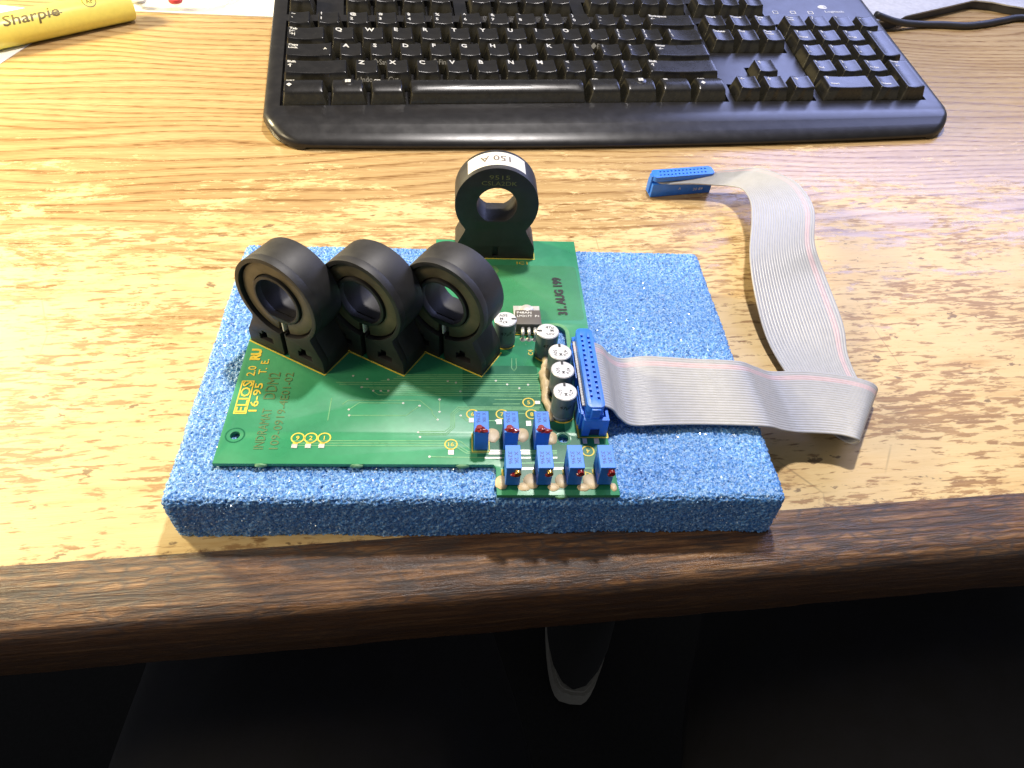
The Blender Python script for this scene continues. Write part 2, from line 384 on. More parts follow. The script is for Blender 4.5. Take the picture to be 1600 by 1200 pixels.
def key_mat(name, c, rough, olive_flanks=False):
    m, nt, b = new_mat(name); mp = coords(nt, (1, 1, 1))
    n = noi(nt, mp, 120, 5, 0.65); d = noi(nt, mp, 900, 3, 0.6)
    r = ramp(nt, n, 0, [(0.45, c), (0.75, tuple(x*1.35+0.001 for x in c))])
    s = ramp(nt, d, 0, [(0.70, 0.0), (0.74, 1.0)])
    cc = mixc(nt, (mth(nt, 'MULTIPLY', (s, 0), 0.45), 0), (r, 0), (0.10, 0.095, 0.08))
    if olive_flanks:
        xyz = nt.nodes.new('ShaderNodeSeparateXYZ'); tc = nt.nodes.new('ShaderNodeTexCoord'); lk(nt, tc, 'Object', xyz, 0)
        k = mth(nt, 'MULTIPLY_ADD', (xyz, 'Z'), -500.0); k.inputs[2].default_value = -0.7
        q = mth(nt, 'MULTIPLY', (mth(nt, 'MAXIMUM', (mth(nt, 'MINIMUM', (k, 0), 1.0), 0), 0.0), 0), (noi(nt, mp, 260, 4, 0.7), 0))
        cc = mixc(nt, (q, 0), (cc, 2), (0.060, 0.054, 0.034))  # mottled olive tint on the flanks, below the key top
    lk(nt, cc, 2, b, 'Base Color')
    rr = ramp(nt, n, 0, [(0.3, rough-0.03), (0.7, rough+0.05)]); lk(nt, rr, 0, b, 'Roughness')
    bump(nt, b, d, 0, 0.035, 0.0003)
    return m
M['case'] = key_mat('black_keyboard_case', (0.012, 0.0115, 0.013), 0.31)
M['key'] = key_mat('black_key_plastic', (0.0105, 0.010, 0.0105), 0.27, True)
M['legend'] = plain('white_legend', (0.58, 0.58, 0.56), 0.5)
M['cable'] = plain('black_cable', (0.02, 0.02, 0.021), 0.5)
M['yellow'] = plain('yellow_plastic', (0.90, 0.79, 0.15), 0.35, var=0.04)
M['brown_ink'] = plain('brown_ink', (0.14, 0.10, 0.02), 0.5)
M['stand'] = plain('grey_plastic', (0.42, 0.42, 0.41), 0.45)
M['stand_side'] = plain('dark_grey_plastic', (0.05, 0.05, 0.052), 0.5)
m, nt, b = new_mat('clear_bag'); P(b, color=(0.85, 0.85, 0.85), rough=0.2, alpha=0.42); bump(nt, b, noi(nt, coords(nt, (1, 1, 1)), 120, 3), 0, 0.6, 0.004); M['bag'] = m
M['red'] = plain('red_plastic', (0.50, 0.05, 0.06), 0.5)

# ------------------------------------------------------------------ desk and floor
DA = math.radians(4.03); DO = (100, -12.8, 0)
dk = obj('desk', mesh('desk', [(-900, 0, 0), (1100, 0, 0), (1100, 900, 0), (-900, 900, 0), (-900, 0, -30), (1100, 0, -30), (1100, 900, -30), (-900, 900, -30)],
    [(0, 1, 2, 3), (7, 6, 5, 4), (1, 5, 6, 2), (2, 6, 7, 3), (3, 7, 4, 0), (0, 4, 5, 1)]), M['desk'], None, DO, (0, 0, DA), kind='structure', label='worn oak-grained desk top rubbed pale towards its front', category='desk')
prof = [(0, 0), (-5, -0.2), (-11, -0.6), (-17, -1.3), (-20.6, -2.3), (-22.8, -4.0), (-23.7, -7.0), (-24, -15), (-24, -30), (-21, -32.5), (0, -32.5)]
v, f = [], []; NX = 420
for i in range(NX+1):
    x = -900+2000*i/NX
    for k, (y, z) in enumerate(prof):
        j = 0.55*noise.noise(Vector((x*0.035, k*0.9, 3.3)))+0.3*noise.noise(Vector((x*0.16, k*1.7, 9.1))) if 0 < k < 9 else 0
        v.append((x, y+j*0.8, z+j*(0.7 if k > 1 else 0.15)))
n = len(prof)
for i in range(NX):
    for k in range(n-1): f.append((i*n+k, i*n+k+1, (i+1)*n+k+1, (i+1)*n+k))
eo = obj('edge_trim', mesh('edge_trim', v, f, True), M['edge'], dk, label='dark scuffed wooden front edge')
obj('floor', mesh('floor', [(-1500, -1500, -735), (1800, -1500, -735), (1800, 1800, -735), (-1500, 1800, -735)], [(0, 1, 2, 3)]), M['floor'], kind='structure')

# ------------------------------------------------------------------ foam pad
FX0, FX1, FY0, FY1, FZ = -14.2, 196.0, -14.0, 126.5, 20.4
def foam_point(p, nrm):
    c = p/1.25; ds, _ = noise.voronoi(c)
    h = min(1.0, (ds[1]-ds[0])*1.6)
    k = -1.5*h+0.5+0.35*noise.noise(p*0.9)+0.9*noise.noise(p*0.045)*(1 if nrm.z < 0.5 else 0.4)
    return p+nrm*k
def foam_shape(x, y, z):
    """rounds the box and returns the place and its outward normal"""
    r = 3.0
    q = Vector((min(max(x, FX0+r), FX1-r), min(max(y, FY0+r), FY1-r), min(z, FZ-r)))
    d = Vector((x, y, z))-q
    nrm = d.normalized() if d.length > 1e-6 else Vector((0, 0, 1))
    return q+nrm*r, nrm
v, f = [], []
def foam_sheet(fn, na, nb):
    o = len(v)
    for j in range(nb+1):
        for i in range(na+1):
            p, nrm = foam_shape(*fn(i/na, j/nb))
            if p.z < 2: q = foam_point(p, nrm); q.z = max(q.z, 0.0) if p.z > 0.3 else 0.0
            else: q = foam_point(p, nrm)
            v.append(tuple(q))
    for j in range(nb):
        for i in range(na):
            a = o+j*(na+1)+i; f.append((a, a+1, a+na+2, a+na+1))
LX, LY = FX1-FX0, FY1-FY0
foam_sheet(lambda a, b: (FX0+LX*a, FY0+LY*b, FZ), 420, 280)
foam_sheet(lambda a, b: (FX0+LX*a, FY0, FZ*b), 380, 36)
foam_sheet(lambda a, b: (FX1, FY0+LY*a, FZ*b), 250, 36)
foam_sheet(lambda a, b: (FX1-LX*a, FY1, FZ*b), 380, 36)
foam_sheet(lambda a, b: (FX0, FY1-LY*a, FZ*b), 250, 36)
foam = obj('foam_pad', mesh('foam_pad', v, f, True), M['foam'], label='rectangular blue open-cell foam pad lying under the circuit board', category='foam pad')
fv, ff = [], []
def flake(p, nrm):
    s = random.uniform(0.20, 0.46)
    a = Vector((random.gauss(0, 1), random.gauss(0, 1), random.gauss(0, 1))).normalized()
    t = (nrm+a*0.9).normalized(); u = t.orthogonal().normalized(); w_ = t.cross(u); g = random.uniform(0, 6.28)
    o = len(fv); p = p+nrm*random.uniform(-0.5, 0.35)
    for k in range(3):
        an = g+k*2.1+random.uniform(-0.35, 0.35); r = s*random.uniform(0.7, 1.3); q = p+u*(r*math.cos(an))+w_*(r*math.sin(an)); q.z = max(q.z, 0.05); fv.append(tuple(q))
    ff.append((o, o+1, o+2))
for i in range(64000):
    p, nn = foam_shape(random.uniform(FX0, FX1), random.uniform(FY0, FY1), FZ); flake(p, nn)
for i in range(6500):
    z = random.uniform(0.4, FZ-1)
    side = random.random()
    if side < 0.5: p, nn = foam_shape(random.uniform(FX0, FX1), FY0, z)
    elif side < 0.7: p, nn = foam_shape(FX0, random.uniform(FY0, FY1), z)
    elif side < 0.9: p, nn = foam_shape(FX1, random.uniform(FY0, FY1), z)
    else: p, nn = foam_shape(random.uniform(FX0, FX1), FY1, z)
    flake(p, nn)
obj('cell_membrane', mesh('cell_membrane', fv, ff), M['flake'], foam, kind='stuff')

# ------------------------------------------------------------------ circuit board
ZB = 22.9
board = thing('circuit_board', 'green printed circuit board with four black ring sensors, lying on the blue foam', 'circuit board', (0, 0, 0))
outline = [(0, 0), (94.5, -0.9), (95.4, -2.2), (95.3, -13.5), (137.0, -13.8), (136.0, 14), (136.3, 72), (136.8, 129.6), (72, 129.2), (72, 81), (0.8, 81)]
slot = rrect(117.5, 126.3, 49, 70.5, 4.2)
sub = obj('substrate', plate('substrate', outline, [circ(5, 12.2, 1.7, 20), circ(97.1, 106.9, 1.7, 20), circ(119.9, 10.7, 1.9, 20), slot], ZB-1.6, ZB, bev=0.12), M['pcb'], board)
for i, (cx, cy, ro, ri) in enumerate(((5, 12.2, 3.4, 2.9), (97.1, 106.9, 3.2, 1.75), (119.9, 10.7, 2.5, 1.95))):
    obj('mounting_ring', plate('mounting_ring', circ(cx, cy, ro), [circ(cx, cy, ri)], ZB, ZB+0.05), M['trace'] if i == 1 else M['plane'], sub)
obj('slot_rim', plate('slot_rim', rrect(115.9, 127.9, 47.4, 72.1, 5.6), [rrect(117.45, 126.35, 48.95, 70.55, 4.2)], ZB, ZB+0.06), M['trace'], sub)
obj('copper_plane', plate('copper_plane', [(84, 47), (113, 47), (113, 31), (121, 18), (121, 12), (134.6, 11), (134.8, -11.6), (97, -11.4), (97, 1), (89, 2), (89, 21), (84, 29)], [circ(119.9, 10.7, 2.95, 24)], ZB, ZB+0.025), M['plane'], sub)
for (x, y) in ((16, -0.3), (48, -0.7), (84, -1), (117, -13.9)):
    obj('break_tab', blob('break_tab', x, y, ZB-0.7, 2.2, 0.8, 0.8, 0.3, int(x)), M['pcb_edge'], sub)
TR = [[(40.2,26.6),(42.1,28.6),(68.3,28.7),(72.8,23.8),(73.0,22.3),(75.0,19.4)],[(42.8,24.1),(46.2,27.4),(62.2,27.3)],[(43.2,21.3),(63.5,21.3),(68.2,26.0)],[(75.5,29.1),(75.6,23.1)],
 [(68.2,13.9),(77.6,13.9),(79.8,16.2),(79.8,22.3),(82.3,25.5),(113.0,25.5)],[(68.9,12.3),(78.3,12.3),(81.1,15.9),(81.1,21.9),(83.0,24.1),(112.3,24.2)],[(68.5,13.0),(78.0,13.0),(80.5,16.0),(80.5,22.1),(82.7,24.8),(112.4,24.9)],
 [(25.1,9.7),(81.6,9.6),(83.3,9.3),(87.2,5.3),(117.1,5.1)],[(25.3,8.6),(81.3,8.5),(85.8,4.8),(117.1,4.4)],[(25.4,7.6),(81.1,7.3),(85.3,4.1),(117.0,3.7)],[(72.5,2.6),(87.2,2.2),(116.8,1.8)],
 [(95.9,29.3),(106.4,29.3)],[(95.2,27.0),(105.3,27.1)],[(83.3,21.3),(85.4,18.9),(88.0,18.9)],[(92.9,18.9),(96.1,18.9)],[(103.4,51.1),(103.1,45.8),(104.0,44.2)],[(105.1,51.1),(105.0,45.8),(104.0,44.2)],
 [(50.6,33.4),(52.9,31.4),(115.2,30.9)],[(53.6,33.4),(54.8,32.4),(114.7,31.8)],[(36.7,37.6),(65.2,37.7),(114.0,38.2)],[(38.0,36.6),(113.9,37.1)],[(46.4,35.2),(114.4,35.7)],[(56.5,33.4),(114.2,33.5)],[(49.4,34.3),(114.3,34.6)],
 [(60.2,41.7),(112.4,42.2),(114.4,43.7)],[(59.1,40.7),(113.6,41.2)],[(57.9,39.7),(114.1,40.2)],[(53.2,38.6),(114.1,39.2)],[(104.5,22.4),(106.8,22.4)],[(97.0,-2.7),(110.8,-2.7),(129.9,-2.5)],[(102.7,-0.3),(121.1,-0.2)],[(35.9,18.9),(36.0,29.7)]]
VIA = [(42.7,41.0),(48.1,39.4),(56.0,39.2),(53.6,33.4),(56.4,33.4),(50.8,33.4),(46.4,35.2),(83.2,33.3),(81.5,37.8),(78.4,38.6),(96.7,38.9),(101.0,37.0),(109.0,36.9),(105.5,35.0),(62.2,27.3),(68.2,26.0),(75.0,19.4),(43.2,21.3),(42.8,24.1),(75.5,29.1),(75.6,23.1),(68.2,13.5),(68.9,11.3),(72.5,2.6),(83.3,21.3),(96.1,18.9)]
def strip(poly, wd, z0, z1, v, f):
    """a raised line of rectangular section along a polyline"""
    n = len(poly); o = len(v)
    for i, p in enumerate(poly):
        a = Vector(poly[max(i-1, 0)]); b_ = Vector(poly[min(i+1, n-1)]); d = (b_-a).normalized(); nn = Vector((-d.y, d.x))*wd/2
        for z, s in ((z0, 1), (z1, 1), (z1, -1), (z0, -1)): v.append((p[0]+nn.x*s, p[1]+nn.y*s, z))
    for i in range(n-1):
        for k in range(3): a = o+i*4+k; f.append((a, a+1, a+5, a+4))
v, f = [], []
for i, t in enumerate(TR): strip(t, 0.34 if i not in (7, 8, 9, 10, 29, 30) else 0.42, ZB, ZB+0.06, v, f)
obj('copper_trace', mesh('copper_trace', v, f), M['trace'], sub)
for (x, y) in VIA:
    obj('via', plate('via', circ(x, y, 0.42, 12), [circ(x, y, 0.17, 8)], ZB, ZB+0.09), M['tin'], sub)
v, f = [], []
for y, wd, xs in ((5.2, 0.55, ((93.2, 97.6), (103.6, 107.6))), (4.4, 0.4, ((93.2, 97.6), (103.6, 107.6))), (3.7, 0.4, ((93, 97.6), (103.6, 107.6))), (2.0, 0.6, ((91.5, 97.6), (103.6, 107.6), (113.8, 117))), (-2.7, 1.0, ((103.8, 108.6), (114.2, 118.8)))):
    for a, b_ in xs: strip([(a, y), (b_, y)], wd, ZB+0.02, ZB+0.11, v, f)
obj('bare_trace', mesh('bare_trace', v, f), M['tin'], sub)
for (x0, x1, y0, y1) in ((25.0, 27.0, 6.4, 8.2), (29.6, 31.6, 6.4, 8.2), (34.2, 36.2, 6.4, 8.2), (78.9, 80.9, 3.4, 5.4), (111.0, 112.9, 27.0, 28.6), (86.2, 88.0, 18.0, 20.2), (96.2, 98.2, 17.2, 19.6), (107.0, 108.9, 16.4, 18.8), (126.8, 128.4, 8.2, 10.6), (131.0, 132.8, 8.2, 10.6)):
    obj('solder_pad', box('solder_pad', x0, x1, y0, y1, ZB+0.02, ZB+0.16, 0.05, 1), M['tin'], sub)
# yellow printing
def ring(cx, cy, r, wd=0.45):
    return obj('printed_circle', plate('printed_circle', circ(cx, cy, r, 32), [circ(cx, cy, r-wd, 32)], ZB+0.03, ZB+0.10), M['silk'], sub)
def silk_text(body, x, y, h, ang, mat='silk', width=None, bold=0.012, z=ZB+0.11, centre=False, parent=None):
    if centre:
        wd = text_raw(body, bold)[2]*h if not width else width
        x -= math.cos(ang)*wd/2-math.sin(ang)*h/2; y -= math.sin(ang)*wd/2+math.cos(ang)*h/2
    me, _ = text_mesh(body, h, place(x, y, z, ang), bold, width)
    return obj('lettering', me, M[mat], parent or sub)
for cx, cy, t, a in ((26.6, 10.9, '9', 0), (31.1, 10.9, '2', 0), (35.7, 10.9, '1', 0), (79.9, 8.0, '16', 0), (108.6, 27.8, '5', 0), (109.4, 22.0, '8', 0), (87.6, 22.0, '6', 0), (98.4, 22.0, '7', 0), (128.2, 4.9, '4', PI), (133.6, 4.4, '3', PI)):
    ring(cx, cy, 2.35); silk_text(t, cx, cy, 1.75, a, centre=True)
for x0, x1, y in ((25.3, 27, 8.5), (29.9, 31.6, 8.5), (34.5, 36.2, 8.5), (79.1, 80.8, 5.6)):
    obj('printed_tick', box('printed_tick', x0, x1, y-0.25, y+0.3, ZB+0.03, ZB+0.1), M['silk'], sub)
silk_text('ELIOS', 6.3, 22.6, 3.4, PI/2, width=15.2)
obj('printed_frame', plate('printed_frame', [(2.3, 21.9), (6.9, 21.9), (6.9, 38.2), (2.3, 38.2)], [[(2.75, 22.35), (2.75, 37.75), (6.45, 37.75), (6.45, 22.35)]], ZB+0.03, ZB+0.10), M['silk'], sub)
silk_text('2.0', 6.2, 40.6, 3.0, PI/2, width=5.2)
silk_text('16-95', 10.2, 23.0, 2.8, PI/2, width=14.0); silk_text('T.', 10.2, 41.6, 2.8, PI/2); silk_text('E.', 10.2, 47.0, 2.8, PI/2)
# recognised-component mark: a slanted R and U run together
silk_text('R', 6.4, 49.0, 3.4, PI/2, bold=0.06); silk_text('U', 6.4, 51.7, 3.4, PI/2, bold=0.06)
silk_text('INDRAMAT', 15.6, 6.0, 3.3, PI/2, 'etch', 18.5, 0.0); silk_text('DDM2', 15.6, 29.0, 4.2, PI/2, 'etch', 13.5, 0.0)
silk_text('109-0919-4E01-02', 20.5, 6.0, 3.0, PI/2, 'etch', 36.5, 0.0)
silk_text('IC1', 108.6, 111.3, 1.9, 0, width=5.0); silk_text('C4', 112.0, 52.8, 1.9, PI/2); silk_text('P7', 128.2, -7.0, 2.2, PI/2, bold=0.02)
st = obj('clear_sticker', plate('clear_sticker', rrect(88.5, 135.2, 73.9, 110.5, 2.2), [], ZB+0.06, ZB+0.16), M['film'], sub)
silk_text('31. AUG 199', 128.2, 77.2, 3.6, PI/2+0.03, 'ink', 25, 0.05, ZB+0.24)
# yellow outlines printed round the parts
def frame_print(pts, wd=0.4):
    v, f = [], []; strip(list(pts), wd*1.35, ZB+0.02, ZB+0.11, v, f); obj('printed_outline', mesh('printed_outline', v, f), M['silk'], sub)

# ---- the four ring sensors
CZ, CR = 27.5, 17.95
def ct_outline():
    right = [(17.8, 0), (17.8, 5.2), (17.3, 6.8), (16.2, 9.0), (14.9, 11.6), (13.9, 13.6), (13.4, 15.2)]
    a0 = math.atan2(15.2-CZ, 13.4)
    arc = [(CR*math.cos(a), CZ+CR*math.sin(a)) for a in [a0+(PI-2*a0)*i/56 for i in range(1, 56)]]
    return right+arc+[(-x, z) for x, z in reversed(right)]
def bore(r, n=36):
    al = math.radians(-64)
    return [(r*math.cos(al+(PI-2*al)*i/(n-1)), CZ+r*math.sin(al+(PI-2*al)*i/(n-1))) for i in range(n)]
TP = [(-3.0, -2.4), (3.4, -2.4), (3.4, 0.2), (1.0, 0.2), (1.0, 2.4), (-1.4, 2.4), (-1.4, 0.6), (-3.0, 0.6)]
D = 14.7
def sensor(cx, cy, ang, open_face):
    R3 = (0, 0, ang)
    if open_face:
        s = obj('current_sensor', plate('current_sensor', ct_outline(), [bore(9.1)], 3.2, D, 'y', 0.04), M['ct'], board, (cx, cy, ZB), R3)
        # front rim with the recess for the core, two stepped pockets and the middle channel
        o = ct_outline(); cut = math.asin(1.3/17.0)
        inner = [(16.3*math.cos(a), CZ+16.3*math.sin(a)) for a in [(-PI/2+cut)+(2*PI-2*cut)*i/60 for i in range(61)]]
        left = [p for p in o]
        poly = [(1.3, 0)]+[p for p in o]+[(-1.3, 0)]
        poly = [(1.3, 0)]+o+[(-1.3, 0)]+list(reversed(inner))
        pk = [[(9.3+x, 6.2+z) for x, z in TP], [(-9.3+x, 6.2+z) for x, z in TP]]
        obj('front_rim', plate('front_rim', poly, pk, 0, 3.19, 'y', 0.05), M['ct'], s)
        g = math.asin(2.2/14.0)
        ca = [(15.6*math.cos(a), CZ+15.6*math.sin(a)) for a in [-PI/2+g+(2*PI-2*g)*i/56 for i in range(57)]]
        cb = [(10.7*math.cos(a), CZ+10.7*math.sin(a)) for a in [-PI/2+g*1.25+(2*PI-2.5*g)*i/48 for i in range(49)]]
        obj('core', plate('core', ca+list(reversed(cb)), [], 1.5, 3.3, 'y', 0.25), M['core'], s)
        obj('hub', plate('hub', circ(0, CZ, 10.3, 48), [bore(9.0)], 0.5, 3.3, 'y', 0.35), M['ct'], s)
        obj('hall_chip', box('hall_chip', -0.5, 0.1, 1.2, 3.3, 12.2, 17.8, 0.1), M['label'], s)
        obj('chip_carrier', box('chip_carrier', 0.55, 1.15, 0.4, 3.3, 1.2, 12.0, 0.1), M['ct'], s)
    else:
        slt = [(-1.0, 1.2), (1.6, 1.2), (1.6, 6.4), (-1.0, 6.4)]
        s = obj('current_sensor', plate('current_sensor', ct_outline(), [bore(8.8)], 0.9, D, 'y', 0.04), M['ct'], board, (cx, cy, ZB), R3)
        obj('face', plate('face', ct_outline(), [bore(8.7), slt], 0, 0.89, 'y', 0.05), M['ct'], s)
    # floor print
    c, sn = math.cos(ang), math.sin(ang); T = lambda x, y: (cx+c*x-sn*y, cy+sn*x+c*y)
    frame_print([T(-18.3, 5), T(-18.3, -0.5), T(18.3, -0.5), T(18.3, D+0.3)])
    return s
CA = math.radians(-30.9)
for i in range(3):
    sensor(16.7+29.65*i, 51.0-0.15*i, CA, True)
s4 = sensor(98.6, 115.7, 0.0, False)
s4['label'] = 'ring sensor with a white 150 A label on top'
# label wrapped over the top of the rear sensor
v, f = [], []; NA = 26
for i in range(NA+1):
    a = math.radians(50+84*i/NA)
    for y in (2.6, 12.8): v.append(((CR+0.10)*math.cos(a), y, CZ+(CR+0.10)*math.sin(a)))
for i in range(NA): f.append((2*i, 2*i+1, 2*i+3, 2*i+2))
lab = obj('paper_label', mesh('paper_label', v, f, True), M['label'], s4)
def wrap(x, y):
    a = math.radians(73)+x/CR
    return ((CR+0.16)*math.cos(a), 10.0-y, CZ+(CR+0.16)*math.sin(a))
obj('lettering', text_mesh('150 A', 4.0, wrap, 0.012, 13.0, sub=3)[0], M['labelink'], s4)
for t, z, wd in (('9515', 40.2, 8.6), ('CSLA2DK', 37.4, 14.8)):
    me, _ = text_mesh(t, 1.9, lambda x, y: (-wd/2+x+0.6, -0.03, z+y), 0.0, wd); obj('lettering', me, M['ctprint'], s4)

# ---- capacitors
for i, (x, y, an) in enumerate(((100.8, 61.0, PI), (116.9, 54.3, 0.0), (120.6, 42.9, -PI/2), (120.7, 33.6, -PI/2), (120.5, 22.6, -PI/2))):
    H, Rr = 12.0, 4.35
    c = obj('capacitor', lathe('capacitor', [(Rr-0.5, 0), (Rr, 0.3), (Rr, 1.1), (Rr-0.25, 1.4), (Rr-0.25, 1.8), (Rr, 2.1), (Rr, H-0.35), (Rr-0.35, H-0.05)], 40), M['can'], board, (x, y, ZB), (0, 0, an))
    obj('top', lathe('top', [(Rr-0.02, H-0.55), (Rr+0.01, H-0.3), (Rr-0.35, H+0.02), (Rr-0.9, H+0.06)], 40), M['cantop'], c)
    for t, yy, wd in (('47\u00b5', 1.35, 3.2), ('M', -0.55, 1.2), ('50V', -2.55, 3.3)):
        obj('lettering', text_mesh(t, 1.35, lambda a, b_: (-0.8+a if t != 'M' else 1.0+a, yy+b_, H+0.09), 0.012, wd)[0], M['ink'], c)
    obj('polarity_mark', box('polarity_mark', -4.2, -2.3, -0.45, 0.45, H+0.03, H+0.09), M['ink'], c)
    obj('side_print', text_mesh('47\u00b5F', 1.5, lambda a, b_: ((Rr+0.03)*math.cos(-2.0-an+a/Rr), (Rr+0.03)*math.sin(-2.0-an+a/Rr), 7.0+b_), 0.02, sub=2)[0], M['ink'], c)
    frame_print([(x+4.75*math.cos(a), y+4.75*math.sin(a)) for a in [-2.6+2.0*k/14 for k in range(15)]], 0.35)

# ---- regulator
rg = obj('voltage_regulator', box('voltage_regulator', 105.6, 116.2, 65.6, 74.6, ZB+0.8, ZB+5.0, 0.25, 2, (0.97, 0.97)), M['regbody'], board)
obj('tab', plate('tab', [(105.4, 65.8), (116.4, 65.8), (116.4, 81.0), (105.4, 81.0)], [circ(110.9, 78, 1.5, 16)], ZB+0.2, ZB+1.6, bev=0.12), M['steel'], rg)
obj('screw_head', lathe('screw_head', [(2.9, ZB+1.6), (2.9, ZB+2.3), (2.4, ZB+3.2), (1.3, ZB+3.7)], 28, 110.9, 77.6), M['steel'], rg)
for x in (108.4, 110.9, 113.4):
    obj('leg', tube('leg', [(x, 65.9, ZB+3.0), (x, 63.4, ZB+3.0), (x, 62.4, ZB+2.6), (x, 62.0, ZB+1.6), (x, 62.0, ZB+0.0)], [0.75, 0.72, 0.6, 0.5, 0.45], 8), M['tin'], rg)
    obj('solder_joint', lathe('solder_joint', [(1.25, ZB+0.02), (0.9, ZB+0.5), (0.5, ZB+1.0)], 16, x, 62.0), M['tin'], sub)
me, _ = text_mesh('LM317T  P+', 1.25, lambda x, y: (106.3+x, 70.1+y, ZB+5.03), 0.01, 9.2); obj('lettering', me, M['white'], rg)
me, _ = text_mesh('P48AN', 1.25, lambda x, y: (106.3+x, 72.2+y, ZB+5.03), 0.01, 6.0); obj('lettering', me, M['white'], rg)
frame_print([(104.9, 75.5), (104.9, 64.9), (114.5, 64.9)])

# ---- trimmers
def trimmer(x, y, kind, seed):
    t = obj('trimmer', box('trimmer', 0, 4.83, 0.25, 9.53, 0.35, 10.0, 0.12, 1), M['pot'], board, (x, y, ZB))
    obj('cap', box('cap', -0.12, 4.95, 0, 9.65, 9.3, 10.25, 0.12, 1), M['pot'], t)
    a, b_ = (('X 2K', '3296'), ('X 10K', '3296'))[kind]
    for body, ox in ((a, 2.75), (b_, 0.75)):
        ys = 6.9 if kind == 0 else 9.0
        obj('lettering', text_mesh(body, 1.3, lambda p, q: (ox+q, ys-p, 10.29), 0.0, 5.2 if kind == 0 else 4.6)[0], M['potink'], t)
    if kind == 0:
        sm = lathe('screw', [(1.05, -1.3), (1.1, -1.2), (1.1, 0.6)], 20); sm.transform(Matrix.Translation(Vector((3.75, 0, 8.35))*S) @ Matrix.Rotation(PI/2, 4, 'X') @ Matrix.Scale(-1, 4, (0, 0, 1)))
        sm.flip_normals(); s_ = obj('screw', sm, M['brass'] if seed in (0, 1) else M['wax'], t)
        obj('lacquer', blob('lacquer', 3.5 if seed else 3.1, -0.75, 7.6, 1.25 if seed else 1.75, 0.75, 0.85, 0.3, seed), M['wax'], t)
    else:
        sm = lathe('screw', [(1.15, 10.0), (1.15, 11.2), (0.9, 11.5)], 20, 1.7, 1.6); obj('screw', sm, M['wax'], t)
        obj('lacquer', blob('lacquer', 1.9, 1.1, 10.5, 1.7, 1.3, 0.85, 0.45, seed+5), M['wax'], t)
        obj('lacquer', blob('lacquer', 3.2+0.3*seed % 1, 0.7, 10.35, 1.6, 0.9, 0.55, 0.4, seed+9), M['wax'], t)
    return t
for i, x in enumerate((98.2, 108.8, 119.1, 129.5)): trimmer(x, -10.0, 0, i)
for i, x in enumerate((87.9, 98.2, 109.0)): trimmer(x, 5.0, 1, i)
frame_print([(87.3, 13), (87.3, 4.6), (93.3, 4.6), (93.3, 12)], 0.3)
for x in (97.5, 108.2, 118.5, 128.9): frame_print([(x, -3.0), (x, -7.2)], 0.45)
# beige adhesive
for i, (x, y, rx, ry, rz) in enumerate(((94.6, 12.1, 2.6, 3.3, 1.0), (105.2, 12.1, 2.5, 3.2, 1.5), (115.6, 10.8, 2.2, 3.0, 1.4), (97.0, -8.4, 2.2, 2.9, 1.5), (107.1, -8.0, 2.7, 3.2, 1.6), (117.6, -8.0, 2.4, 3.0, 1.5), (127.6, -8.2, 2.8, 3.3, 1.6),
        (104.6, -10.2, 2.2, 1.8, 1.0), (114.6, -10.4, 2.0, 1.7, 1.0), (124.8, -10.6, 2.2, 1.6, 1.0), (135.2, -10.6, 1.1, 1.7, 1.0))):
    obj('adhesive', blob('adhesive', x, y, ZB, rx, ry, rz*0.6, 0.12, i+2, 3, True), M['glue'], sub)
gp = crom([(116.6, 51.5, ZB+0.4), (116.4, 47.5, ZB+2.6), (115.6, 43.0, ZB+2.0), (115.3, 38.0, ZB+1.7), (115.5, 33.0, ZB+1.3), (115.2, 28.5, ZB+1.2), (116.0, 23.0, ZB+0.9), (116.6, 18.5, ZB+0.3)], 7)
gr_ = [0.7+1.25*math.sin(PI*min(1, (i+2)/(len(gp)+3)))+0.75*noise.noise(Vector((i*0.33, 4.2, 0))) for i in range(len(gp))]
gm = tube('adhesive', gp, gr_, 14)
for q in gm.vertices:
    k = noise.noise(q.co*380); q.co.x += k*0.0007; q.co.z = max(q.co.z+k*0.0006, ZB*S)
obj('adhesive', gm, M['glue'], sub)

# ---- box header
HX0, HX1, HY0, HY1, HH = 126.6, 135.6, 12.2, 54.4, 8.8
hd = obj('pin_header', plate('pin_header', [(HX0, HY0), (HX1, HY0), (HX1, HY1), (HX0, HY1)], [[(HX0+1.05, HY0+1.2), (HX0+1.05, HY1-1.2), (HX1-1.05, HY1-1.2), (HX1-1.05, HY0+1.2)]], 0.3, HH, 'z', 0.1), M['blue'], board, (0, 0, ZB))
obj('header_floor', box('header_floor', HX0+0.9, HX1-0.9, HY0+1.0, HY1-1.0, 0.4, 1.8), M['blue'], hd)
fr_ = [(HX0, 0.3), (HX0+2.6, 0.3), (HX0+2.9, 4.4), (HX1-2.9, 4.4), (HX1-2.6, 0.3), (HX1, 0.3), (HX1, HH+0.15), (HX0, HH+0.15)]
obj('header_end', plate('header_end', fr_, [], HY0-0.6, HY0-0.05, 'y', 0.08), M['blue'], hd)
obj('end_recess', box('end_recess', HX0+2.5, HX1-2.5, HY0-0.12, HY0-0.02, 0.3, 3.2), M['hole'], hd)
for a, b_ in ((HY0+2, HY0+15.5), (HY0+19.5, HY1-4)): obj('side_wall', box('side_wall', HX0-0.9, HX0-0.05, a, b_, 1.0, HH+0.5, 0.1), M['blue'], hd)
obj('side_key', box('side_key', HX0-1.3, HX0-0.95, HY0+4, HY0+12, 0.6, HH-1, 0.1), M['blue'], hd)
frame_print([(HX0-1.0, HY1-6), (HX0-1.0, HY0-1.2), (HX1+0.6, HY0-1.2), (HX1+0.6, HY0+8)], 0.5)
for x in (HX0+3.2, HX0+5.8):
    for k in range(13):
        pass

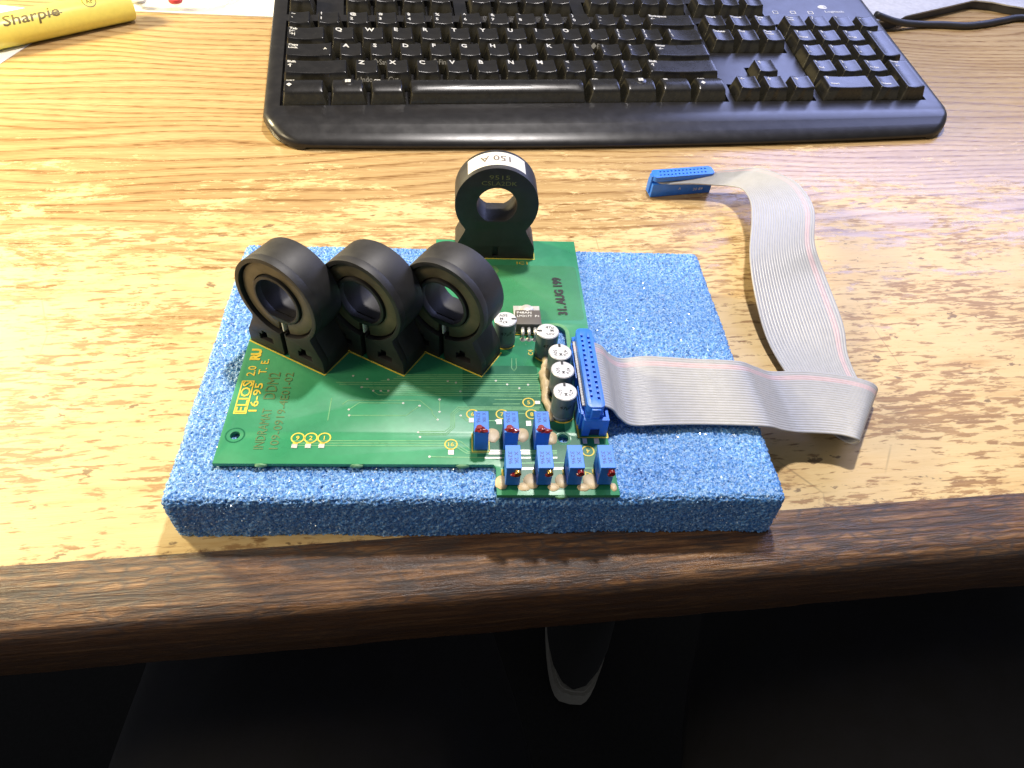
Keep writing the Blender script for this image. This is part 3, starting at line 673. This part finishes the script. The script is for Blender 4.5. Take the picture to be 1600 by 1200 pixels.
# ------------------------------------------------------------------ ribbon cable
cable = thing('ribbon_cable', 'grey flat ribbon cable with a pink stripe, plugged into the circuit board', 'ribbon cable', (200, 40, 0))
cable.location = (0, 0, 0)
FE = [(126.2, 49.9, 33.4), (130, 49.9, 33.5), (133.6, 49.9, 33.3), (137.6, 50, 31.4), (141.2, 50.3, 27), (147, 51, 23.6), (157.4, 51.7, 24.2), (174.2, 50.8, 23.9), (193.6, 49.6, 24.0), (203.5, 52, 18.5), (213, 54.3, 13.2), (229, 55.6, 12.2), (246, 53, 12.2), (255.6, 49.6, 11.8), (259.6, 48.8, 8.4), (258.6, 51, 4.6), (257.4, 57, 3.4), (258, 74, 4),
      (259.0, 93, 6), (259.8, 123.9, 10), (258.5, 142, 16), (264.7, 164.6, 20), (265.9, 182.9, 20), (263, 197.2, 19), (254.6, 212.6, 16), (240.7, 214.5, 14), (230.6, 214.5, 12.5), (226.0, 213.4, 10.8), (224.6, 211.0, 9.8), (225, 214.5, 9.6)]
NE = [(126.2, 16.9, 33.4), (130, 16.9, 33.5), (133.6, 16.9, 33.3), (137.4, 16.8, 31.4), (140.6, 16.8, 27), (146, 16.2, 23.4), (157, 16, 24), (174, 16.7, 23.4), (195.5, 15.5, 23.8), (205, 18, 18.5), (214, 21.5, 13.0), (224, 21.5, 12.4), (231.5, 20.5, 12.6), (236.6, 18.4, 12.8), (238.4, 18.6, 10.6), (236.6, 22.0, 6.2), (231.5, 35, 3.2), (226.5, 58, 3.4),
      (222.5, 81.7, 5), (222.2, 106, 10), (224.4, 130.3, 16), (232.4, 157.6, 18), (236.7, 175.4, 18), (238, 192.1, 15), (234.4, 201.6, 11), (228.3, 204.4, 9.6), (215.8, 205.6, 9.4), (204.7, 205.4, 9.2), (195.2, 206.0, 9.2), (194.4, 209.2, 9.4)]
PER = 7
FE = [(x+(3.0 if 18 <= i <= 23 else 0), y, z) for i, (x, y, z) in enumerate(FE)]
FEs, NEs = crom(FE, PER), crom(NE, PER)
NW, KS = 26, 6
rows = len(FEs); cols = NW*KS+1
v, f, mi = [], [], []
for r in range(rows):
    a, b_ = FEs[r], NEs[r]; tg = ((FEs[min(r+1, rows-1)]+NEs[min(r+1, rows-1)])-(FEs[max(r-1, 0)]+NEs[max(r-1, 0)])).normalized()
    nrm = tg.cross(b_-a).normalized()*-1
    if r == 0 and nrm.z < 0: pass
    for side in (1, -1):
        for c in range(cols):
            t = c/(cols-1); ph = (c % KS)/KS
            h = 0.16+0.26*math.sqrt(max(0.0, 1-(2*ph-1)**2)) if c % KS else 0.16
            q = a.lerp(b_, t)+nrm*(h*side)
            v.append(tuple(q))
for r in range(rows-1):
    for side in (0, 1):
        for c in range(cols-1):
            i0 = r*2*cols+side*cols+c; i1 = i0+2*cols
            f.append((i0, i0+1, i1+1, i1) if side == 0 else (i0+1, i0, i1, i1+1)); mi.append(1 if c//KS in (2, 3) else 0)
    for c in (0, cols-1):
        i0 = r*2*cols+c; i1 = i0+2*cols
        f.append((i0, i0+cols, i1+cols, i1)); mi.append(0)
rm = mesh('ribbon', v, f, True, mi); bm = bmesh.new(); bm.from_mesh(rm); bmesh.ops.recalc_face_normals(bm, faces=bm.faces[:]); bm.to_mesh(rm); bm.free()
rb = obj('ribbon', rm, [M['grey_wire'], M['pink_wire']], cable)
# plug seated in the header
PX, PYC, PT = 130.6, 33.3, 37.2
def idc(name, L, Wd, H0, H1, H2, H3, holes, org, rot):
    """socket body, ribbon slot and cover with two rows of contact slots; local x along its length"""
    root = obj(name, box(name, -L/2, L/2, -Wd/2, Wd/2, H0, H1, 0.25, 2), M['blue'], cable, org, rot)
    hl = []
    pit = (L-9.6)/12
    out = rrect(-L/2, L/2, -Wd/2, Wd/2, Wd*0.30)
    for k in range(13):
        for s, off in ((-1, -0.5), (1, 0.5)):
            cx = -6*pit+k*pit+off*0.9; cy = s*Wd*0.2
            hl.append([(cx-0.55, cy-0.45), (cx+0.55, cy-0.45), (cx+0.55, cy+0.45), (cx-0.55, cy+0.45)])
    obj('cover', plate('cover', out, hl, H2, H3, 'z', 0.1), M['blue'], root)
    obj('slot_floor', box('slot_floor', -L/2+2, L/2-2, -Wd/2+0.6, Wd/2-0.6, H2-0.02, H2+0.35), M['hole'], root)
    for s in (-1, 1): obj('latch', box('latch', s*L/2-0.9, s*L/2+0.5, -1.6, 1.6, H0+1.5, H3-0.6, 0.2), M['blue'], root)
    return root
pl = idc('plug', 40.4, 6.3, -8.0, -4.2, -3.2, 0.0, True, (130.4, 33.2, PT), (0, 0, PI/2))
far = idc('plug', 37.0, 7.6, 0.2, 8.6, 10.2, 13.2, True, (209.2, 212.6, 0.2), (math.radians(4), 0, math.radians(10.6)))
far['label'] = 'loose blue ribbon connector standing on the bare desk'
obj('lettering', text_mesh('20 89', 1.7, lambda x, y: (7.2+x, -3.84, 2.6+y), 0.0, 6)[0], M['white'], far)
obj('lettering', text_mesh('A', 1.5, lambda x, y: (-2+x, -3.84, 4.0+y), 0.0)[0], M['white'], far)

# ------------------------------------------------------------------ keyboard
U = 19.05; KL = -37.0                      # left edge of the main block
TL = math.radians(8.2)
kb = thing('keyboard', 'black full-size computer keyboard with white legends behind the circuit board', 'keyboard', (7.3, 328.8, 27.9), (TL, 0, math.radians(5.4)))
VF, VB = -82.0, 100.0
def desk_w(vv): return -(27.9-0.8+vv*math.sin(TL))/math.cos(TL)
wells = [(KL-0.4, KL+15*U+0.4, -51.6, 43.8), (KL+15.25*U-0.4, KL+18.25*U+0.4, 5.2, 43.8), (KL+15.25*U-0.4, KL+18.25*U+0.4, -51.6, -32.0), (KL+16.25*U-0.4, KL+17.25*U+0.4, -32.4, -12.6),
         (KL+18.5*U-0.4, KL+22.5*U+0.4, -51.6, 43.8), (KL-0.4, KL+U+0.4, 51.8, 71.8), (KL+2*U-0.4, KL+6*U+0.4, 51.8, 71.8), (KL+6.5*U-0.4, KL+10.5*U+0.4, 51.8, 71.8), (KL+11*U-0.4, KL+15*U+0.4, 51.8, 71.8), (KL+15.25*U-0.4, KL+18.25*U+0.4, 51.8, 71.8)]
UL0, UR0 = KL-10.5, KL+22.5*U+13.5
us = set([UL0+(UR0-UL0)*i/70 for i in range(71)]+[UL0+d for d in (0.4, 1, 2, 3.2, 5)]+[UR0-d for d in (0.4, 1, 2, 3.2, 5)])
vs = set([VF+(VB-VF)*i/30 for i in range(31)]+[VF+d for d in (0.3, 0.9, 1.8, 3, 4.5, 6.5, 9, 12, 16, 20)])
for a, b_, c, d in wells: us |= {a, a+0.35, b_-0.35, b_}; vs |= {c, c+0.35, d-0.35, d}
us, vs = sorted(us), sorted(vs)
def case_w(u, vv):
    w_ = -8.0
    if vv < -58: w_ += 1.2*math.sin(min(1, (-58-vv)/14)*PI)*0.7
    if vv < -66: k = (-66-vv)/16; w_ -= 5.2*(1-math.sqrt(max(0, 1-k*k)))
    for d in (u-UL0, UR0-u):
        if d < 6: k = (6-d)/6; w_ -= 4.0*(1-math.sqrt(max(0, 1-k*k)))
    for a, b_, c, d in wells:
        if a+0.3 < u < b_-0.3 and c+0.3 < vv < d-0.3: return w_-4.0
    return w_
v, f = [], []; nu, nv = len(us), len(vs)
def inset(vv, r=32.0, r2=24.0):
    if vv > VF+r: return 0
    k = (VF+r-vv)/r; return r2*(1-math.sqrt(max(0, 1-k*k)))
def bow(u): return -8.0*(1-((u-(UL0+UR0)/2)/((UR0-UL0)/2))**2)
for vv in vs:
    ins = inset(vv)
    for u in us:
        t = (u-UL0)/(UR0-UL0); uu = u+ins*(1-2*t) if vv < -58 else u
        k = max(0, min(1, (-60-vv)/27)); v.append((uu, vv+bow(uu)*k, case_w(u, vv)))
for j in range(nv-1):
    for i in range(nu-1): a = j*nu+i; f.append((a, a+1, a+nu+1, a+nu))
loop = [i for i in range(nu)]+[j*nu+nu-1 for j in range(1, nv)]+[(nv-1)*nu+i for i in range(nu-2, -1, -1)]+[j*nu for j in range(nv-2, 0, -1)]
o1 = len(v); cu, cv = (UL0+UR0)/2, 0
for q, gr_, dz in ((0, 0.9985, -1.2), (1, 1.0, -2.2), (2, 0.994, None)):
    for i in loop:
        x, y, z = v[i]; x2 = cu+(x-cu)*gr_; y2 = y+(0.6 if gr_ < 0.995 and y < -60 else 0)
        v.append((x2, y2, desk_w(y2) if dz is None else max(desk_w(y2)+1.2, z+dz)))
L_ = len(loop)
for i in range(L_):
    j = (i+1) % L_; f.append((loop[i], o1+i, o1+j, loop[j]))
    for q in range(2): f.append((o1+q*L_+i, o1+(q+1)*L_+i, o1+(q+1)*L_+j, o1+q*L_+j))
me = mesh('case', v, f, True); bm = bmesh.new(); bm.from_mesh(me)
case = obj('case', from_bm(bm, 'case', True), M['case'], kb)
KEYM = {}
def key_mesh(wu, hu, style):
    k = (wu, hu, style)
    if k in KEYM: return KEYM[k]
    bx, by = (wu*U-1.3)/2, (hu*U-1.3)/2
    tx, ty = bx-2.55, by-2.3; oy = 0.9
    if style == 'space': ty = by-2.0; oy = 0.4
    def top(x, y):
        if style in ('space', 'low'): return -(2.4 if style == 'space' else 1.6)*((y-oy)/ty)**2+0.5-(0.5 if style == 'low' else 0)
        return 0.95*(min(1, abs(x)/max(tx, 1e-3)))**2*(1 if wu < 1.6 else 0.8)-0.75
    def rr(hx, hy, r, n=3, sx=2):
        return rrect(-hx, hx, -hy, hy, r, n)
    vv, ff = [], []
    def fine_loop(lp, ref):
        o = []
        for i in range(len(lp)):
            a, b_ = lp[i], lp[(i+1) % len(lp)]; ra, rb_ = ref[i], ref[(i+1) % len(lp)]
            m_ = max(1, int(math.hypot(ra[0]-rb_[0], ra[1]-rb_[1])/2.4+0.5)) if math.hypot(ra[0]-rb_[0], ra[1]-rb_[1]) < 60 else 10
            o += [(a[0]+(b_[0]-a[0])*q/m_, a[1]+(b_[1]-a[1])*q/m_) for q in range(m_)]
        return o
    bb, tt = rr(bx, by, 0.7), rr(tx, ty, 1.0); b0, t0 = fine_loop(bb, tt), fine_loop(tt, tt)
    n = len(b0)
    lev = []
    for (x, y) in b0: vv.append((x, y, -11.5))
    for (x, y), (x2, y2) in zip(b0, t0):
        a = 0.93; vv.append((x+(x2-x)*a, y+(y2+oy-y)*a, -11.5+(top(x2, y2+oy)+11.5)*0.965))
    for s in (0.985, 0.93, 0.80, 0.62, 0.40):
        for (x, y) in t0: vv.append((x*s, y*s+oy, top(x*s, y*s+oy)-(0.12 if s > 0.97 else 0)))
    vv.append((0, oy, top(0, oy)))
    for q in range(6):
        for i in range(n): j = (i+1) % n; ff.append((q*n+i, q*n+j, (q+1)*n+j, (q+1)*n+i))
    c = len(vv)-1
    for i in range(n): ff.append((6*n+i, 6*n+(i+1) % n, c))
    me = mesh('key', vv, ff, True)
    bm = bmesh.new(); bm.from_mesh(me); bpy.data.meshes.remove(me); me = from_bm(bm, 'key', True); me.materials.append(M['key'])
    KEYM[k] = (me, top, tx, ty, oy); return KEYM[k]
KC = [0]
def key(uu, vv, wu, hu, legs, style='std', front=None):
    me, top, tx, ty, oy = key_mesh(wu, hu, style)
    k = obj('key', me, None, kb, (KL+uu*U+wu*U/2, vv, 0))
    ms = []
    for body, dx, dy, h, wd in legs:
        fn = lambda x, y: (-tx+dx+x, oy+ty-dy+y, top(-tx+dx+x, oy+ty-dy+y)+0.16)
        ms.append(text_mesh(body, h, fn, 0.03, wd, sub=1)[0])
    if front:
        yb, yt = -(hu*U-1.3)/2, -ty+oy
        def ff(x, y):
            t = 0.50+y/11.0
            return (-tx+0.3+x, yb+(yt-yb)*t-0.12, -11.5+11.0*t+0.05)
        ms.append(text_mesh(front, 2.9, ff, 0.01)[0])
    if ms: obj('legend', merge('legend', ms), M['legend'], k)
    return k
def big(c): return [(c, 1.3, 4.3, 3.7, None)]
def two(a, b_): return [(a, 1.3, 3.7, 2.9, None), (b_, 1.3, 9.6, 2.9, None)]
def small(t): return [(t, 0.8, 3.0, 2.2, None)]
def tri(cx, cy, s, ang):
    pass
VA = -4.2                                   # centre line of the A row
rowv = {'num': VA+2*U, 'q': VA+U, 'a': VA, 'z': VA-U, 'sp': VA-2*U, 'f': 61.8}
x = 0
for a, b_ in (('~', '`'), ('!', '1'), ('@', '2'), ('#', '3'), ('$', '4'), ('%', '5'), ('^', '6'), ('&', '7'), ('*', '8'), ('(', '9'), (')', '0'), ('_', '-'), ('+', '=')):
    key(x, rowv['num'], 1, 1, two(a, b_)); x += 1
key(13, rowv['num'], 2, 1, small('Backspace')+[('\u2190', 1.2, 7.0, 2.6, None)])
key(0, rowv['q'], 1.5, 1, small('Tab')+[('|\u2190', 1.0, 6.0, 2.2, None), ('\u2192|', 1.0, 9.2, 2.2, None)])
for i, c in enumerate('QWERTYUIOP'): key(1.5+i, rowv['q'], 1, 1, big(c), front='\u25c6Print' if c == 'P' else None)
key(11.5, rowv['q'], 1, 1, two('{', '[')); key(12.5, rowv['q'], 1, 1, two('}', ']')); key(13.5, rowv['q'], 1.5, 1, two('|', '\\'))
key(0, rowv['a'], 1.75, 1, [('Caps', 0.9, 2.8, 2.0, None), ('Lock', 0.9, 5.8, 2.0, None), ('A', 22.5, 7.2, 2.0, None)])
for i, c in enumerate('ASDFGHJKL'): key(1.75+i, rowv['a'], 1, 1, big(c), front={'S': '\u25c6Save', 'F': '\u25c6Find'}.get(c))
key(10.75, rowv['a'], 1, 1, two(':', ';')); key(11.75, rowv['a'], 1, 1, two('"', "'")); key(12.75, rowv['a'], 2.25, 1, small('Enter')+[('\u2190', 2.4, 7.0, 2.6, None)])
key(0, rowv['z'], 2.25, 1, [('Shift', 0.9, 2.8, 2.0, None), ('\u2191', 1.2, 7.5, 3.0, None)])
for i, c in enumerate('ZXCVBNM'): key(2.25+i, rowv['z'], 1, 1, big(c), front={'Z': 'Undo', 'X': '    Cut'}.get(c))
key(9.25, rowv['z'], 1, 1, two('<', ',')); key(10.25, rowv['z'], 1, 1, two('>', '.')); key(11.25, rowv['z'], 1, 1, two('?', '/')); key(12.25, rowv['z'], 2.75, 1, small('Shift')+[('\u2191', 1.4, 7.5, 3.0, None)])
key(0, rowv['sp'], 1.5, 1, [('Ctrl', 0.9, 2.8, 2.0, None), ('\u25c6', 1.2, 8.6, 2.2, None)], 'low')
def win_key(uu):
    k = key(uu, rowv['sp'], 1.25, 1, [], 'low')
    obj('logo_dome', lathe('logo_dome', [(3.9, -0.7), (3.7, 0.0), (2.6, 0.35), (0.8, 0.5)], 28, 0.3, 2.6), M['key'], k)
    pc = []
    for ix in (0, 1):
        for iy in (0, 1):
            x0, y0 = -1.3+ix*1.75, 1.25+iy*1.45
            pc.append(mesh('flag', [(x0, y0+0.15*ix, 0.60), (x0+1.55, y0+0.25, 0.60), (x0+1.65, y0+1.5, 0.60), (x0+0.1, y0+1.35+0.15*ix, 0.60)], [(0, 1, 2, 3)]))
    obj('window_emblem', merge('window_emblem', pc), M['legend'], k)
win_key(1.5); key(2.75, rowv['sp'], 1.25, 1, small('Alt'), 'low'); key(4.0, rowv['sp'], 6.0, 1, [], 'space')
key(10.0, rowv['sp'], 1.25, 1, small('Alt'), 'low'); win_key(11.25)
mk = key(12.5, rowv['sp'], 1.25, 1, [('\u2261', 1.2, 4.6, 3.6, None)], 'low')
key(13.75, rowv['sp'], 1.25, 1, [('Ctrl', 0.9, 2.8, 2.0, None), ('\u25c6', 1.6, 8.6, 2.2, None)], 'low')
for i, t in enumerate(('Insert', 'Home', 'Page')): key(15.25+i, rowv['num'], 1, 1, small(t)+([('Up', 0.9, 5.8, 1.8, None)] if i == 2 else []))
for i, t in enumerate(('Delete', 'End', 'Page')): key(15.25+i, rowv['q'], 1, 1, small(t)+([('Down', 0.9, 5.8, 1.8, None)] if i == 2 else []))
key(16.25, rowv['z'], 1, 1, [('\u2191', 1.8, 4.0, 2.8, None)])
for i, t in enumerate(('\u2190', '\u2193', '\u2192')): key(15.25+i, rowv['sp'], 1, 1, [(t, 1.8, 4.0, 2.8, None)])
key(18.5, rowv['num'], 1, 1, [('Num', 0.9, 2.8, 1.9, None), ('Lock', 0.9, 5.8, 1.9, None)])
for i, t in enumerate('/*-'): key(19.5+i, rowv['num'], 1, 1, big(t))
for r, ks in (('q', ('7', '8', '9')), ('a', ('4', '5', '6')), ('z', ('1', '2', '3'))):
    for i, t in enumerate(ks):
        sub_ = {'7': 'Home', '8': '\u2191', '9': 'Pg Up', '4': '\u2190', '6': '\u2192', '1': 'End', '2': '\u2193', '3': 'Pg Dn'}.get(t)
        key(18.5+i, rowv[r], 1, 1, [(t, 1.4, 3.4, 2.7, None)]+([(sub_, 1.4, 9.6, 1.9, None)] if sub_ else []))
key(21.5, (rowv['q']+rowv['a'])/2, 1, 2, [('+', 1.4, 3.6, 2.7, None)])
key(21.5, (rowv['z']+rowv['sp'])/2, 1, 2, [('Enter', 0.9, 2.8, 2.0, None), ('\u2190', 2.5, 8.2, 2.8, None)])
key(18.5, rowv['sp'], 2, 1, [('0', 1.4, 3.4, 2.7, None), ('Insert', 2.5, 9.6, 1.9, None)]); key(20.5, rowv['sp'], 1, 1, [('.', 1.4, 3.4, 2.7, None), ('Delete', 1.2, 9.6, 1.9, None)])
for uu in (0, 2, 3, 4, 5, 6.5, 7.5, 8.5, 9.5, 11, 12, 13, 14, 15.25, 16.25, 17.25): key(uu, rowv['f'], 1, 1, [])
# maker's name, emblem and indicator marks on the case
def on_case(u0, v0, sc_=1.0): return lambda x, y: (u0+x, v0+y, -7.9)
obj('lettering', text_mesh('Logitech', 2.6, on_case(KL+21.0*U, 61.0), 0.01, 15.5)[0], M['legend'], case)
em = [(0, 1.2), (1.0, 2.6), (2.6, 3.4), (4.4, 3.3), (5.6, 2.3), (5.2, 1.6), (4.0, 2.0), (3.4, 1.6), (3.9, 0.9), (5.4, 1.0), (5.6, 0.2), (4.0, -0.6), (2.0, -0.5), (0.6, 0.2)]
obj('emblem', plate('emblem', [(KL+20.8*U+x*1.4, 67.0+y*1.3) for x, y in em], [], -7.98, -7.88), M['legend'], case)
for i in range(3):
    x0 = KL+18.72*U+i*14.4
    obj('indicator_mark', plate('indicator_mark', rrect(x0, x0+4.2, 58.5, 62.5, 0.4, 2), [rrect(x0+0.5, x0+3.7, 59.0, 62.0, 0.3, 2)], -7.98, -7.88), M['legend'], case)
inv = (Matrix.Translation(Vector((7.3, 328.8, 27.9))) @ Matrix.Rotation(math.radians(5.4), 4, 'Z') @ Matrix.Rotation(TL, 4, 'X')).inverted()
cp = [tuple(inv @ p) for p in crom([(428, 468, 14), (452, 474, 7), (478, 482, 3.2), (500, 484, 3.0), (520, 484, 3.0), (542, 491, 3.0), (562, 500, 3.0), (590, 510, 3.0), (640, 500, 3.0), (760, 490, 3.0)], 6)]
obj('cable', tube('cable', cp, 2.8, 12), M['cable'], kb)

# ------------------------------------------------------------------ marker, papers, bag, monitor stand
ma = math.atan2(52.3, 62.0); ML = 150
mk = thing('marker', 'thick yellow marker pen lying on paper at the back left', 'marker', (-158.5, 428.0, 10.6), (0, PI/2, ma+PI))
def along(me):
    return me
# local z runs from the flat end along the barrel
obj('barrel', lathe('barrel', [(8.6, 0), (9.9, 0.5), (10.4, 1.6), (10.4, ML)], 48), M['yellow'], mk)
MR = 10.52
def on_barrel(z0, a0): return lambda x, y: (MR*math.cos(a0+y/MR), MR*math.sin(a0+y/MR), z0-x)
A0 = PI-1.02
def barrel_text(body, h, z0, a0, wd, shear=0.0):
    return text_mesh(body, h, lambda x, y: (MR*math.cos(a0+y/MR), MR*math.sin(a0+y/MR), z0-x-y*shear), 0.012, wd, sub=3)[0]
obj('lettering', barrel_text('Sharpie', 7.0, 86, A0, 36, 0.25), M['brown_ink'], mk)
obj('underline', mesh('underline', [(MR*math.cos(A0+0.12+dy), MR*math.sin(A0+0.12+dy), z) for z in (60, 48) for dy in (0, 0.05)], [(0, 1, 3, 2)]), M['brown_ink'], mk)
v, f = [], []
for i in range(33):
    a = 2*PI*i/32
    for r in (4.6, 4.1):
        y = r*math.sin(a)+5.6; v.append((MR*math.cos(A0+y/MR), MR*math.sin(A0+y/MR), 28-r*math.cos(a)))
for i in range(32): f.append((2*i, 2*i+1, 2*i+3, 2*i+2))
obj('round_mark', mesh('round_mark', v, f), M['brown_ink'], mk)
obj('lettering', barrel_text('AP', 3.6, 30.4, A0+0.36, 5.0), M['brown_ink'], mk)
obj('paper_sheet', plate('paper_sheet', [(-420, 470), (-237, 440), (-203, 404), (-211.5, 385.9), (-219.6, 345.6), (-300, 250), (-460, 330)], [], 0.05, 0.35), M['paper'],
    label='white paper sheet under the yellow marker at the left edge', category='paper')
obj('paper_sheet', plate('paper_sheet', [(-166, 441.5), (-40, 442.5), (60, 470), (60, 660), (-170, 660)], [], 0.05, 1.3, bev=0.1), M['paper'],
    label='white paper pad partly hidden behind the keyboard', category='paper')
bag = obj('plastic_bag', blob('plastic_bag', -135, 462, 4.2, 42, 19, 3.6, 0.35, 4, 4), M['bag'], label='clear plastic bag with a red part inside on the white paper', category='plastic bag')
obj('red_part', lathe('red_part', [(4.6, 6.6), (5.2, 7.6), (5.0, 9.2), (3.5, 9.8)], 28, -132, 448), M['red'], bag)
obj('grey_part', lathe('grey_part', [(4.6, 5.4), (5.2, 6.4), (5.0, 7.6), (3.0, 7.8)], 28, -159, 447.5), M['stand'], bag)
stand = thing('monitor_stand', 'grey monitor foot with dark sides behind the keyboard at the right', 'monitor stand', (540, 560, 0))
stand.location = (0, 0, 0)
so = [(340, 452), (452, 473.5), (464, 485), (522, 516.5), (546, 530), (551, 532), (567, 530), (577, 524), (594, 518), (660, 506), (780, 508), (780, 720), (340, 720)]
obj('foot', plate('foot', so, [], 7.2, 8.6, bev=0.4), M['stand'], stand)
sd = [(344, 456), (450, 477), (464, 489), (522, 520), (546, 533.5), (552, 535.5), (568, 533.5), (578, 527.5), (595, 521.5), (660, 510), (776, 512), (776, 716), (344, 716)]
obj('foot_side', plate('foot_side', sd, [], 0.2, 7.2), M['stand_side'], stand)

# ------------------------------------------------------------------ the seated person under the desk
def tubes(chain, n=20):
    v, f = [], []
    for i, (p, r) in enumerate(chain):
        p = Vector(p); a = Vector(chain[max(i-1, 0)][0]); b_ = Vector(chain[min(i+1, len(chain)-1)][0]); t = (b_-a).normalized()
        u = t.cross(Vector((1, 0, 0))).normalized(); w_ = t.cross(u)
        for k in range(n):
            an = 2*PI*k/n; rr_ = r*(1+0.05*noise.noise(Vector((p.y*0.02, k*0.7, p.z*0.02))))
            v.append(tuple(p+u*(rr_*math.cos(an))+w_*(rr_*1.12*math.sin(an))))
    for i in range(len(chain)-1):
        for k in range(n): j = (k+1) % n; f.append((i*n+k, i*n+j, (i+1)*n+j, (i+1)*n+k))
    f.append(tuple(range(n))); f.append(tuple(range((len(chain)-1)*n, len(chain)*n)))
    return v, f
def dens(pts, per=5):
    q = crom([(*p, ) for p, r in pts], per); o = []
    for i, p in enumerate(q):
        t = i/per; a = min(int(t), len(pts)-2); k = t-a; o.append((tuple(p), pts[a][1]*(1-k)+pts[a+1][1]*k))
    return o
V, F = [], []
for ch in ([((110, -330, -250), 120), ((30, -180, -245), 122), ((5, 0, -250), 104), ((-20, 190, -262), 80), ((-25, 255, -330), 66), ((-25, 262, -480), 60), ((-22, 265, -640), 52)],
           [((110, -330, -250), 120), ((300, -180, -250), 132), ((385, 0, -262), 132), ((420, 190, -270), 104), ((410, 255, -330), 76), ((340, 285, -480), 60), ((290, 300, -640), 50)],
           [((115, -420, 60), 150), ((115, -400, -120), 165), ((115, -360, -240), 150)]):
    v, f = tubes(dens(ch)); o = len(V); V += v; F += [tuple(i+o for i in q) for q in f]
person = thing('person', 'seated person in dark trousers, lap seen in shadow below the desk edge', 'person', (115, -360, -735))
pm_ = obj('body', mesh('body', V, F, True), M['trousers'], person); pm_.location = Vector((-115, 360, 735))*S
rmod = pm_.modifiers.new('weld_surface', 'REMESH'); rmod.mode = 'VOXEL'; rmod.voxel_size = 0.012; rmod.use_smooth_shade = True
def shoe(x, y, ang):
    s = thing('t', '', ''); return s
def shoe_mesh(prof_scale, z0, z1, name, top=0.9):
    o = []
    for i in range(40):
        a = 2*PI*i/40; yy = -math.cos(a)*142; t = (yy+142)/284
        wdt = 36+12*math.sin(min(1, t*1.25)*PI*0.62)
        sn_ = math.sin(a); o.append((math.copysign(abs(sn_)**0.5, sn_)*wdt*prof_scale, yy*prof_scale))
    v = [(x, y, z0) for x, y in o]+[(x*1.0, y, z1) for x, y in o]; f = [tuple(reversed(range(40))), tuple(range(40, 80))]
    v2 = v; f += [(i, (i+1) % 40, 40+(i+1) % 40, 40+i) for i in range(40)]
    bm = bmesh.new(); me = mesh(name, v2, f); bm.from_mesh(me); bmesh.ops.bevel(bm, geom=[e for e in bm.edges if abs(e.verts[0].co.z-e.verts[1].co.z) < 1e-6], offset=4*S, segments=2, affect='EDGES')
    return from_bm(bm, name, True)
for (x, y, an) in ((258, 318, -0.20), (-25, 330, 0.1)):
    sh = obj('shoe', blob('shoe', 0, 4, 44, 49, 141, 60, 0.02, 3, 3), M['shoe'], person); sh.location = Vector((x-115, y+360, 0))*S; sh.rotation_euler = (0, 0, an)
    obj('sole', shoe_mesh(1.0, 1, 40, 'sole'), M['sole'], sh)
